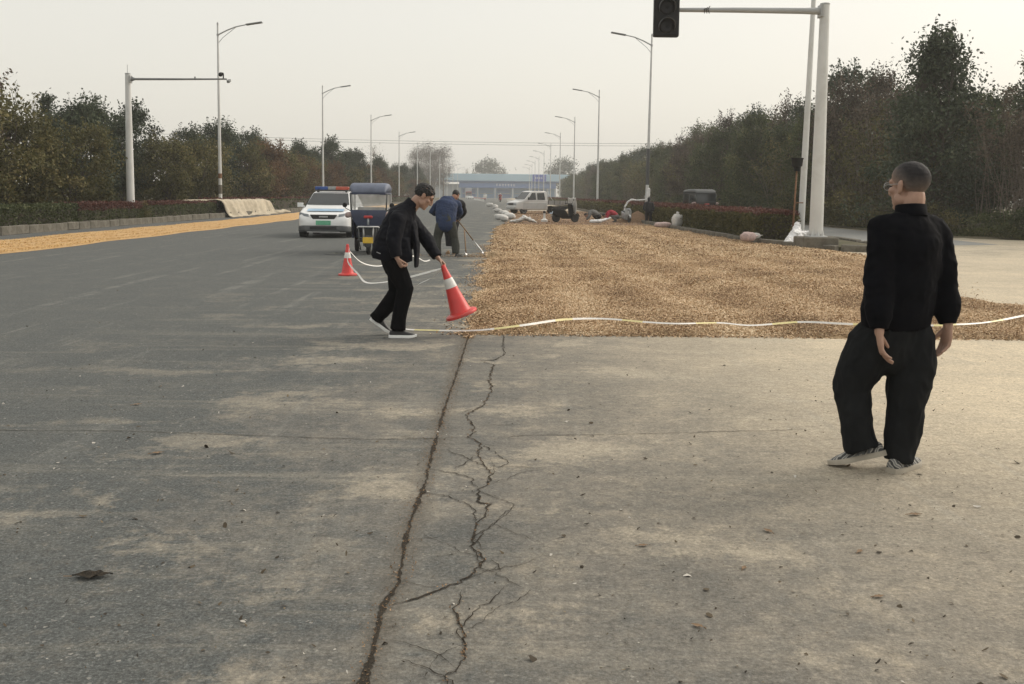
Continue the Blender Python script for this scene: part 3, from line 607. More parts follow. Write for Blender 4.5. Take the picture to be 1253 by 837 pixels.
for y, lb in ((25, None), (31, None), (37, None), (43, None), (48.3, None), (51.6, 'dark tree with bare trunk standing beside the camera mast'), (55.4, None), (59.3, 'dark rounded tree directly behind the camera mast pole'), (64, None), (71, 'dark tree rising behind the dark hedge next to the tall lamp'), (75.5, None), (80, None), (86, None), (92, None)): ltree('dark', -22.8+rnd.uniform(-.9, .9), y, rnd.uniform(.80, .95)*(.78 if y < 50 else .95 if y < 62 else 1), lb)
y = 98.
while y < 250: ltree('dark', -23.6+rnd.uniform(-1, 1), y+rnd.uniform(-1, 1), rnd.uniform(.86, 1.02)); y += 6 if y < 150 else 8
for y in np.arange(30, 190, 6.5): ltree('under', -22.4+rnd.uniform(-.8, .8), float(y)+rnd.uniform(-1, 1), rnd.uniform(.6, .9))
for y in np.arange(32, 200, 8.5): tree('hindmost_tree', 'green%d' % rnd.randrange(3), -30+rnd.uniform(-1.5, 1.5), float(y)+rnd.uniform(-2, 2), .1, rnd.uniform(.42, .56), 'green tree in the rearmost row beyond the maize strip', LEFT+', rear')
tree('conifer_tree', 'spire0', -27.8, 60.5, .1, .80, 'thin pointed conifer rising above the trees by the camera mast', None)
tree('bare_tree', 'thicket2', -19.5, 34.9, .1, .70, 'sparse dark leaved tree at the near end of the maize hedge', None)
# right hand wood
RB = {'umber': ('brown_leaved_tree', 'thinning brown leaved tree among the wood by the service road'), 'green': ('bushy_tree', 'tall bushy green tree crowding the service road edge'), 'tall': ('evergreen_tree', 'tall dark evergreen in the second row behind the service road'), 'shrub': ('twiggy_shrub', 'twiggy olive shrub at the front of the wood by the service road'),
      'thicket': ('bare_thicket_tree', 'leafless brown thicket of thin upright stems on the dirt apron edge'), 'under': ('undergrowth_bush', 'low leafy bush along the front of the wood by the service road')}
y = 57.
while y < 330:
    st = 3.6 if y < 110 else 5.5 if y < 200 else 9
    k_ = rnd.choice(['green', 'green', 'umber', 'shrub'])
    tree(RB[k_][0], k_+str(rnd.randrange(3 if k_ == 'green' else 2)), 19.8+rnd.uniform(-.8, 1.0), y+rnd.uniform(-.6, .6), .03, rnd.uniform(.62, .9) if k_ != 'shrub' else rnd.uniform(.9, 1.15), RB[k_][1], RIGHT+', '+k_); y += st
y = 46.
while y < 330:
    st = 5.2 if y < 110 else 7 if y < 200 else 11
    k_ = rnd.choice(['green', 'tall', 'umber']); tree(RB[k_][0], k_+('0' if k_ == 'tall' else str(rnd.randrange(2))), 24.5+rnd.uniform(-1, 1), y+rnd.uniform(-1, 1), .08, rnd.uniform(.88, 1.06)*(.74 if y < 60 else 1), RB[k_][1], RIGHT+', '+k_); y += st
y = 40.
while y < 120:
    tree('hindmost_tree', 'green%d' % rnd.randrange(3), 31+rnd.uniform(-1.5, 2), y, .15, rnd.uniform(.8, 1.05), 'green tree in the rearmost row of the wood', RIGHT+', rear'); y += 6.
for x, y, s_ in ((19.6, 50.5, .72), (19.9, 54, .8), (20.6, 47.6, .78), (21.2, 57, .95)): tree('twiggy_shrub', 'shrub%d' % rnd.randrange(2), x, y, .03, s_*1.25, RB['shrub'][1], RIGHT+', shrub')
tree('evergreen_tree', 'big0', 20.0, 45.8, .05, .87, 'biggest dark evergreen, broad at the base, behind the dirt apron', None)
for i, (x, y, s_) in enumerate(((21.3, 40.6, .66), (23.0, 42.0, .78), (22.4, 38.6, .70), (24.4, 40.0, .80), (21.6, 42.6, .72), (23.6, 37.4, .74), (25.6, 43.5, .86), (26.6, 40, .9), (25.2, 37.2, .8), (27, 45, .92), (22.8, 52.5, 1.0), (24.8, 55, 1.05), (28.5, 42, 1.0), (20.3, 52.5, .98))):
    tree('bare_thicket_tree', 'thicket%d' % (i % 3), x, y, .03, s_, RB['thicket'][1], RIGHT+', thicket')
for x, y in ((20.6, 41.2), (18.9, 43.2), (21.2, 39.2), (22.6, 37.2), (19.3, 48.4), (24.6, 36.4), (26.5, 36.2)): tree('undergrowth_bush', 'under%d' % rnd.randrange(2), x, y, -.05, rnd.uniform(.42, .62), RB['under'][1], RIGHT+', under')
for y in np.arange(52, 120, 5.): tree('undergrowth_bush', 'under%d' % rnd.randrange(2), 18.6+rnd.uniform(-.2, .5), float(y), .0, rnd.uniform(.6, .9), RB['under'][1], RIGHT+', under')
for x, y in ((33, 50), (35, 58), (33, 66), (36, 44), (34, 76)): tree('hindmost_tree', 'green%d' % rnd.randrange(3), x, y, .15, rnd.uniform(.95, 1.1), 'green tree in the rearmost row of the wood', RIGHT+', rear')
# weeds along the foot of the right hand wood and on the verges
n = 26000; P = np.stack([18.3+np.abs(rng.normal(0, 1.6, n)), 36.8+rng.exponential(16, n), np.abs(rng.normal(0, .20, n))+.02], 1); P[:, 0] += np.clip(41-P[:, 1], 0, 9)*.75
clm = np.array([noise.noise((p[0]*.7, p[1]*.6, 0)) for p in P.tolist()]); P[:, 2] *= np.clip(.5+1.6*clm, .12, 1.6); v_, f_, t_ = leaf_quads(P, .13, rng, .45+.3*clm+rng.normal(0, .2, n), .35)
tag(link('verge_weeds', np_mesh('verge_weeds', v_, f_, t_), 'weed'), 'low green weeds and ivy at the foot of the wood', 'weeds', kind='stuff')
n = 16000; P = np.stack([-17.2-np.abs(rng.normal(0, 2.4, n)), 27+rng.exponential(40, n), np.abs(rng.normal(0, .14, n))+.14], 1); v_, f_, t_ = leaf_quads(P, .14, rng, .4+rng.normal(0, .22, n), .3)
tag(link('verge_grass', np_mesh('verge_grass', v_, f_, t_), 'weed'), 'rough grass under the trees behind the maize strip', 'grass', kind='stuff')
# clipped hedges
def hedge(label, x0, x1, y0, y1, h, red, z0=.1, dens=1500, ls=.085, mat='hedge_green'):
    r_ = thing('hedge', label, 'hedge', ((x0+x1)/2, (y0+y1)/2, z0)); L = y1-y0; W = x1-x0; n = int(dens*min(L, 60))
    Y = rng.uniform(-L/2, L/2, n); hh = h*(1+.07*np.array([noise.noise((y*.9+y0, 3, 1)) for y in Y.tolist()])); q = rng.random(n)
    face = rng.random(n); X = np.where(face < .45, -W/2, np.where(face < .6, W/2, rng.uniform(-W/2, W/2, n)))+rng.normal(0, .06, n); Z = np.where(face < .6, hh*q**.8, hh)+rng.normal(0, .045, n)
    en = rng.random(n) < .6/max(L, 6); X = np.where(en, rng.uniform(-W/2, W/2, n), X); Y = np.where(en, np.where(rng.random(n) < .75, -L/2, L/2)+rng.normal(0, .06, n), Y)
    P = np.stack([X, Y, np.maximum(Z, .03)], 1); cl = np.array([noise.noise((p[1]*1.7, p[2]*2.5, p[0])) for p in P.tolist()])
    top = (P[:, 2] > h*(1-red)+.10*cl)
    for nm, sel, mt in (('foliage', ~top, mat), ('red_shoots', top, 'hedge_red')) if red else (('foliage', top | ~top, mat),):
        if sel.sum() == 0: continue
        v, f, t = leaf_quads(P[sel], ls, rng, .45+.35*cl[sel]+rng.normal(0, .18, int(sel.sum()))); link(nm, np_mesh(nm, v, f, t), mt, r_)
    c_ = MB(); c_.box((0, 0, h*.42), (W*.7, L-.35, h*.8)); c_.build('twig_core', 'bark', r_)
    for i in range(int(min(L, 30)/1.2)): s_ = MB(); yy = -L/2+.4+i*1.2; s_.tube([(rnd.uniform(-.1, .1), yy, -.1), (rnd.uniform(-.15, .15), yy+.05, h*.5)], .018, 5); s_.build('stem', 'bark', r_)
hedge('long green hedge at the far end of the broken kerb beside maize', -18.2, -17.0, 22, 39.3, .78, 0, .12, 2600)
hedge('hedge with red shoots on top below the camera mast', -18.1, -17.0, 39.6, 46.3, .82, .28, .12, 2600)
hedge('dark green hedge between the camera mast and the draped mat', -18.3, -17.15, 47.6, 58.6, .80, .06, .12, 2200)
hedge('green hedge running on past the draped mat', -18.3, -17.15, 58.8, 190, .95, .04, .12, 420, .16)
hedge('clipped hedge with reddish top on the traffic island near the white poles', 8.55, 9.75, 32.6, 47.5, .92, .05, .11, 2600, .085, 'leaf_olive')
hedge('reddish green hedge on the island beside the standing sack', 8.5, 9.8, 47.8, 64, .95, .08, .11, 1500, .1, 'leaf_olive')
hedge('far hedge on the island behind the parked motorcycle', 8.5, 9.8, 65, 230, .95, .05, .11, 420, .17, 'leaf_olive')
tree('round_bush', 'under0', -17.5, 47.0, .1, .33, 'small brown bush in the gap of the hedge by the mast', None)

# ------------------------------------------------------------------ street lamps, masts
def lamp_parts(sgn):
    """12 m lamp; arm reaches to sgn*x"""
    P = {}
    mb = MB(); mb.tube([(0, 0, 0), (0, 0, 3), (0, 0, 12)], [.115, .105, .052], 14); mb.box((0, 0, .02), (.4, .4, .04)); P['pole'] = (mb.mesh('pole', 50), 'pole_white')
    mb = MB(); mb.lathe([(.056, 0), (.056, .08), (.03, .14), (.0, .15)], 10, (0, 0, 12)); P['finial'] = (mb.mesh('finial', 50), 'pole_grey')
    a = [(0, 0, 11.38), (.55*sgn, 0, 11.66), (1.1*sgn, 0, 11.88), (1.75*sgn, 0, 12.02)]
    mb = MB(); mb.tube(a, [.045, .04, .036, .032], 8); mb.lathe([(.075, 0), (.075, .12)], 12, (0, 0, 11.32)); P['arm'] = (mb.mesh('arm', 50), 'pole_grey')
    mb = MB(); mb.tube([(0, 0, 10.86), (.3*sgn, 0, 11.22), (.65*sgn, 0, 11.5), (1.1*sgn, 0, 11.85)], .018, 6); P['brace'] = (mb.mesh('brace', 50), 'pole_grey')
    mb = MB(); c, s_ = math.cos(R(9)), math.sin(R(9)); rot = Matrix.Rotation(-R(9)*sgn, 3, 'Y'); mb.box((2.22*sgn, 0, 12.09), (1.0, .30, .085), rot); P['lamp_head'] = (mb.mesh('lamp_head', bevel=.03, seg=2), 'lamp_grey')
    for k_, (me, mt) in P.items(): me.materials.append(M[mt])
    return {k_: v[0] for k_, v in P.items()}
LP = {1: lamp_parts(1), -1: lamp_parts(-1)}
def street_lamp(x, y, z, sgn, label, grp=None, lean=0.):
    r_ = thing('street_lamp', label, 'street lamp', (x, y, z), 0, grp); r_.rotation_euler = (0, lean, 0)
    for k_, me in LP[sgn].items(): o = bpy.data.objects.new(k_, me); col.objects.link(o); o.parent = r_
    return r_
l1 = street_lamp(-17.55, 61, -.35, 1, 'tall white street lamp behind the draped beige mat')
for i in range(1, 10): street_lamp(-17.55-.02*i, 61+34.6*i, -.35, 1, 'street lamp further along the maize side of the road', 'street lamps on the maize side')
street_lamp(10.05, 33.2, .1, -1, 'leaning street lamp beside the traffic signal mast with cloth at its foot', None, .018)
l2 = street_lamp(9.55, 66, .1, -1, 'street lamp with a dark wrapped lower pole behind the man in black', None, .008)
for i in range(2, 11): street_lamp(9.5, 31.4+34.6*i, .1, -1, 'street lamp further along the husk side of the road', 'street lamps on the husk side')
def wrap(root, z0, z1, mat, r0):
    mb = MB(); n = 10
    for i in range(n):
        z = z0+(z1-z0)*i/n; mb.lathe([(r0+.006, z), (r0+.012+.004*(i % 2), z+(z1-z0)*.05), (r0+.006, z+(z1-z0)/n)], 12)
    mb.build('poster_wrap', mat, root, 50)
wrap(l2, 2.2, 4.6, 'bumper_grey', .104); wrap(l1, 2.7, 3.0, 'rust', .108); wrap(l1, 1.75, 2.3, 'concrete', .109)
# signal mast: pole, flange, outreach arm, three aspect head
r_ = thing('signal_mast', 'white traffic signal mast standing on the island corner, arm over the road', 'traffic light', (9.24, 29.0, .1))
mb = MB(); mb.tube([(0, 0, .28), (.0, 0, 2.5), (.0, 0, 7.0)], [.20, .185, .135], 20); mb.build('pole', 'pole_white', r_, 50)
mb = MB(); mb.box((0, 0, .12), (1.05, 1.0, .34)); mb.build('concrete_base', 'concrete', r_, None, .03)
mb = MB(); mb.box((0, 0, .305), (.52, .52, .035)); mb.build('base_plate', 'pole_white', r_, None, .006)
for a in range(8):
    mb = MB(); ca, sa = math.cos(a*math.pi/4), math.sin(a*math.pi/4); mb.prism([(.17, .32), (.25, .32), (.17, .62)], -.012, .012, 'y'); q = Matrix.Rotation(a*math.pi/4, 3, 'Z'); mb.v = [tuple(q @ Vector(v)) for v in mb.v]; mb.build('gusset', 'pole_white', r_)
    mb = MB(); mb.lathe([(.018, .32), (.018, .38)], 8, (.22*math.cos((a+.5)*math.pi/4), .22*math.sin((a+.5)*math.pi/4), 0)); mb.build('bolt', 'steel', r_)
mb = MB(); mb.lathe([(.14, 0), (.14, .05), (.06, .07)], 16, (.0, 0, 7.0)); mb.build('cap', 'pole_grey', r_, 50)
ar = MB(); ar.tube([(-.12, 0, 6.83), (-.6, 0, 6.83), (-2.5, 0, 6.83), (-4.8, 0, 6.81)], [.105, .088, .075, .055], 14); arm = ar.build('outreach_arm', 'pole_grey', r_, 50)
mb = MB(); mb.box((-.10, 0, 6.83), (.04, .36, .36)); mb.box((-.14, 0, 6.83), (.04, .36, .36)); mb.box((-.02, 0, 6.83), (.14, .20, .42)); mb.build('flange', 'pole_grey', arm, None, .01)
mb = MB()
for k_ in range(3): mb.tube([(-3.35-.06*k_, -.06, 6.92-.03*k_), (-3.42-.05*k_, -.10, 6.83), (-3.36-.07*k_, -.04, 6.72)], .012, 5)
mb.build('cable_loop', 'wire_black', arm)
hd = MB(); hd.box((-4.63, -.18, 6.835), (.735, .24, 1.66)); head = hd.build('signal_head', 'black_plastic', r_, None, .06, seg=3)
for k_ in range(3):
    zc = 6.835+.535*(1-k_); rx = Matrix.Rotation(math.pi/2, 3, 'X')
    mb = MB(); mb.lathe([(.0, .002), (.12, .02), (.19, .012), (.21, .0)], 24, (-4.63, -.302, zc), rx); mb.build('lens', 'signal_lens', head, True)
    vz = MB(); n = 22; rings = []
    for i in range(n+1):
        a = R(-25+230*i/n); depth = .26*math.sin(max(0.001, math.pi*i/n))**.6+.02
        for rr_ in (.225, .237): pass
        ci, si = math.cos(a), math.sin(a); rings.append([(-4.63+.225*ci, -.30, zc+.225*si), (-4.63+.238*ci, -.30, zc+.238*si), (-4.63+.238*ci, -.30-depth, zc+.238*si-.03), (-4.63+.225*ci, -.30-depth, zc+.225*si-.03)])
    vz.loft(rings); vz.build('visor', 'signal_visor', head, 40)
mb = MB(); mb.box((-4.63, -.02, 6.81), (.16, .14, .3)); mb.build('bracket', 'pole_grey', head, None, .01)
# camera mast on the left
r_ = thing('camera_mast', 'white mast with long horizontal camera arm behind the red topped hedge', 'camera mast', (-17.41, 46, .1))
mb = MB(); mb.tube([(0, 0, 0), (0, 0, 2.5), (.01, 0, 6.75)], [.185, .17, .12], 18); mb.build('pole', 'pole_white', r_, 50)
mb = MB(); mb.lathe([(.125, 0), (.125, .06), (.04, .08)], 14, (.01, 0, 6.75)); mb.tube([(0, 0, 6.8), (0, 0, 7.2)], .012, 5); mb.build('cap', 'pole_grey', r_, 50)
ar = MB(); ar.tube([(.12, 0, 6.54), (.35, 0, 6.55), (2.5, 0, 6.57), (4.55, 0, 6.60)], [.10, .055, .046, .036], 12); arm = ar.build('outreach_arm', 'lamp_grey', r_, 50)
mb = MB(); mb.box((.14, 0, 6.54), (.04, .3, .34)); mb.prism([(.16, 6.42), (.36, 6.52), (.36, 6.58), (.16, 6.70)], -.02, .02, 'y'); mb.build('flange', 'pole_grey', arm, None, .008)
mb = MB(); mb.tube([(4.4, 0, 6.6), (4.4, 0, 6.86)], .03, 8); mb.tube([(4.4, 0, 6.84), (4.26, -.02, 6.86)], .05, 8); mb.ball((4.28, -.03, 6.80), .10); mb.build('dome_camera', 'black_plastic', r_, 50)
mb = MB(); mb.tube([(4.5, 0, 6.6), (4.64, -.03, 6.5)], .022, 8); mb.box((4.68, -.1, 6.50), (.12, .32, .11), Matrix.Rotation(.35, 3, 'X')); mb.build('bullet_camera', 'lamp_grey', r_, 50, .01)
mb = MB(); mb.box((3.1, 0, 6.64), (.05, .08, .1)); mb.build('clip', 'lamp_grey', arm)
# telegraph wires across the road far off
for dz, lb in ((0, 'upper thin telegraph wire crossing high over the road'), (-.42, 'lower thin telegraph wire crossing high over the road')):
    mb = MB(); mb.tube([(-70+140*i/24, 175, 10.75+dz+1.0*((i-12)/12)**2-.006*(i-12)) for i in range(25)], .024, 5); tag(mb.build('overhead_wire', 'wire_black'), lb, 'wire')

# ------------------------------------------------------------------ far gatehouse and what stands round it
r_ = thing('gatehouse', 'long pale blue gatehouse with flat canopy closing the end of the road', 'building', (-2, 480, 0))
def bb(nm, mt, x0, x1, z0, z1, y0, y1, par=r_, bev=0.): mb = MB(); mb.box(((x0+x1)/2, (y0+y1)/2, (z0+z1)/2), (x1-x0, y1-y0, z1-z0)); return mb.build(nm, mt, par, None, bev)
bb('canopy', 'roof_pale', -36, 34, 8.2, 11.6, -4, 12, bev=.1)
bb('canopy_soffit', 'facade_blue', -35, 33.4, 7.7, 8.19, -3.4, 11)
wall = bb('wall', 'facade_light', -20, 27, 0, 7.69, 4, 11)
bb('beam', 'facade_blue', -20, 27, 4.9, 7.6, -2, 3.9)
bb('side_wing', 'pillar_grey', -44, -20.1, 0, 6.6, 3, 11)
for i, x in enumerate((-19.6, -11, -2.5, 6, 14.5, 23, 26.6)): bb('pillar', 'pillar_grey', x-.4, x+.4, 0, 4.88, -1.9, -1.1)
for i, x in enumerate((-15.4, -6.8, 1.7, 10.2, 18.7)): dr = bb('gate_leaf', 'fence_blue' if i % 2 else 'facade_blue', x-3.2, x+3.2, 0, 4.4, 3.7, 3.98); bb('gate_rail', 'pillar_grey', x-3.2, x+3.2, 2.0, 2.3, 3.5, 3.69, dr)
sg = bb('sign_board', 'sign_blue', 15.5, 22, 8.2, 11.5, -4.5, -4.02)
def glyphs(par, x0, n, s_, z, y, mt='letter_white'):
    for i in range(n):
        mb = MB(); x = x0+i*s_*1.2; q = random.Random(i*7+n)
        for k_ in range(3): mb.box((x, y, z+s_*(k_-1)*.36+q.uniform(-.05, .05)), (s_*q.uniform(.6, .95), .08, s_*.12))
        mb.box((x+q.uniform(-.2, .2)*s_, y-.01, z), (s_*.12, .09, s_*.95)); mb.build('character', mt, par)
glyphs(sg, 17.0, 4, .8, 9.8, -4.56); glyphs(bpy.data.objects['beam'], -1.6, 7, 1.15, 6.3, -2.06)
glyphs(r_, -33.5, 5, 1.1, 7.0, 2.9, 'red_paint')
for x, y, s_ in ((-30, 380, .95), (-24.5, 392, 1.0), (-34.5, 386, .9), (-27.3, 384, .9)): tree('poplar_tree', 'poplar0', x, y, 0, s_, 'tall grey almost leafless poplar beside the far gatehouse', 'poplars by the gatehouse')
tree('bare_tree', 'bare0', -46.5, 352, 0, 1.08, 'bare spreading tree with naked fan of branches near the poplars', None)
tree('round_tree', 'far_round0', -9, 560, 0, .96, 'round dark tree rising behind the gatehouse roof', None)
tree('bare_tree', 'bare0', -21, 545, 0, .98, 'bare tree standing behind the gatehouse roof', None)
tree('round_tree', 'far_round0', 31, 520, 0, .92, 'dense round tree behind the gatehouse end with the blue sign', None)
for i, (x, y) in enumerate(((-34, 300), (-38, 330), (-30, 270), (-32, 360), (-28, 330), (-42, 400), (-26, 285))): tree('evergreen_tree', 'dark%d' % (i % 2), x, y, .1, 1.0, 'dark tree at the far end of the maize side row', 'far end trees on the maize side')
for i, (x, y) in enumerate(((24, 345), (27, 380), (23, 365), (28, 420), (24, 400), (32, 445), (27, 440))): tree('bushy_tree', 'green%d' % (i % 3), x, y, .1, .86, 'bushy tree at the far end of the wood', 'far end trees of the wood')

# ------------------------------------------------------------------ people
def rot_head(yaw, pitch, roll=0.):
    """yaw 0 = facing +y, positive turns to the left; pitch positive looks down"""
    return Matrix.Rotation(yaw, 3, 'Z') @ Matrix.Rotation(-pitch, 3, 'X') @ Matrix.Rotation(roll, 3, 'Y')
def add_head(mb, c, rot, s):
    c = Vector(c); T = lambda p: c+rot @ (Vector(p)*s); S = lambda r: tuple(x*s for x in r)
    B = lambda p, r, q=None: mb.ball(T(p), S(r), rot if q is None else rot @ q)
    B((0, -.012, .036), (.077, .098, .085)); B((0, .022, -.035), (.061, .069, .078)); B((0, .040, -.074), (.047, .046, .042)); B((0, .068, -.101), (.024, .020, .017))
    mb.tube([T((0, .088, .022)), T((0, .103, -.006)), T((0, .106, -.028))], [.0085*s, .0105*s, .0125*s], 8, None, True); B((0, .098, -.036), (.019, .014, .010))
    mb.tube([T((-.046, .066, .026)), T((-.02, .084, .028)), T((.02, .084, .028)), T((.046, .066, .026))], .0125*s, 8, None, True)
    for q in (-1, 1):
        B((q*.044, .058, -.018), (.022, .024, .02)); B((q*.058, .012, -.062), (.014, .03, .03))
        e = Matrix.Rotation(q*.38, 3, 'Z'); B((q*.081, -.010, -.006), (.0075, .020, .032), e); B((q*.084, -.018, .006), (.008, .013, .022), e); B((q*.078, -.004, -.030), (.008, .011, .012))
    B((0, .084, -.062), (.022, .008, .006)); B((0, .081, -.074), (.019, .009, .006))
def hair_cap(parent, mat, c, rot, s, line, k=1.05, nz=.006):
    mb = MB(); n, m = 84, 60; V = []; ok = []; ti = []
    for i in range(m+1):
        t = math.pi*i/m
        for j in range(n):
            a = 2*math.pi*j/n; p = Vector((.077*math.sin(t)*math.cos(a), .098*math.sin(t)*math.sin(a), .085*math.cos(t))); e = p.z+.036-line(p.y-.012, abs(p.x)); e += .006*noise.noise(p*70)
            q = p*(1.004+(k-1.004)*max(0., min(1., e/.03))**.6); q += q.normalized()*nz*noise.noise(q*75)*max(0, min(1, e/.02)); V.append(tuple((q+Vector((0, -.012, .036)))*s)); ok.append(e > -.002); ti.append(max(0., min(1., e/.115)))
    F = []
    for i in range(m):
        for j in range(n):
            f = (i*n+j, i*n+(j+1) % n, (i+1)*n+(j+1) % n, (i+1)*n+j)
            if all(ok[x] for x in f): F.append(f)
    o = link('hair', np_mesh('hair', V, F, ti, True), mat, parent); o.matrix_local = Matrix.Translation(c) @ rot.to_4x4(); return o
def add_hand(mb, wr, d, n, th, curl=.4, s=1.):
    wr = Vector(wr); d = Vector(d).normalized(); n = Vector(n); n = (n-d*n.dot(d)).normalized(); th = Vector(th); th = (th-d*th.dot(d)-n*th.dot(n)).normalized()
    mb.tube([wr-d*.02*s, wr+d*.02*s, wr+d*.055*s, wr+d*.088*s], [(.027*s, .020*s), (.033*s, .018*s), (.041*s, .017*s), (.040*s, .013*s)], 12, th, True)
    for k, (ln, lt) in enumerate(((.92, .030), (1.03, .0105), (.96, -.0095), (.76, -.028))):
        p = wr+d*(.084-.006*abs(k-1.2))*s+th*lt*s; a = curl*(.55+.12*k); pts = [p]; fan = th*(lt*.5)
        for q, L in enumerate((.043, .027, .021)):
            a2 = a+curl*.75*q; v = (d*math.cos(a2)+n*math.sin(a2)+fan).normalized(); p = p+v*L*ln*s; pts.append(p)
        mb.tube(pts, [.0100*s, .0094*s, .0086*s, .0072*s], 8, None, True)
    p = wr+d*.022*s+th*.026*s+n*.008*s; v = (d*.80+th*.42+n*.40).normalized(); q = p+v*.042*s; r_ = q+(d*.9+th*.18+n*(.2+.4*curl)).normalized()*.032*s
    mb.tube([p, q, r_], [.0125*s, .0102*s, .0082*s], 8, None, True)
def make_shoe(parent, heel, yaw, pitch, upper, sole, L=.285, roll=0., lace=None, stripes=None):
    q = L/.285
    prof = [(.0, .026, .060), (.012, .034, .075), (.05, .040, .090), (.09, .040, .098), (.125, .041, .086), (.165, .046, .067), (.205, .049, .056), (.24, .044, .048), (.265, .032, .040), (.281, .014, .030)]
    up = MB(); rings = []
    for y, hw, h in prof:
        ring = [(-hw*q, y*q, .022)]+[(hw*q*math.cos(a)*(1 if abs(math.cos(a)) < .99 else 1), y*q, .022+(h-.022)*math.sin(a)**.8*q) for a in [math.pi-math.pi*i/8 for i in range(1, 8)]]+[(hw*q, y*q, .022)]
        rings.append(ring)
    up.loft(rings); o = up.build('shoe', upper, parent, 60)
    o.matrix_local = Matrix.Translation(heel) @ Matrix.Rotation(yaw, 4, 'Z') @ Matrix.Rotation(-pitch, 4, 'X') @ Matrix.Rotation(roll, 4, 'Y')
    so = MB(); rings = []
    for y, hw, h in [(-.008, .022, 0)]+prof+[(.289, .010, 0)]:
        k = hw+.0045; sp = .014*max(0, (y-.2)/.09)**2; rings.append([(-k*q, y*q, sp), (-k*q, y*q, .022+sp*.6), (-k*q*.9, y*q, .030+sp*.6), (k*q*.9, y*q, .030+sp*.6), (k*q, y*q, .022+sp*.6), (k*q, y*q, sp)])
    so.loft(rings); so.build('sole', sole, o, 40)
    if stripes:
        for sd in (-1, 1):
            for y in (.075, .105, .135): mb = MB(); mb.bar((sd*.0455*q, y+.01, .034), (sd*.034*q, y-.018, .084), .015, .012); mb.build('stripe', stripes, o)
    if lace:
        for k in range(4): mb = MB(); y = .105+.024*k; zz = [.098, .086, .074, .066][k]; mb.tube([(-.026, y, zz-.006), (0, y+.004, zz+.006), (.026, y, zz-.006)], .0042, 6); mb.build('lace', lace, o, True)
    return o
def wrinkler(amp, fx, fz, seed=0.):
    def f(p):
        a = noise.noise((p[0]*fx+seed, p[1]*fx, p[2]*fz)); b = noise.noise((p[0]*fx*2.3+seed, p[1]*fx*2.3+5, p[2]*fz*2.1)); return amp*(a+.75*(.5-abs(b))*1.2-.15)
    return f
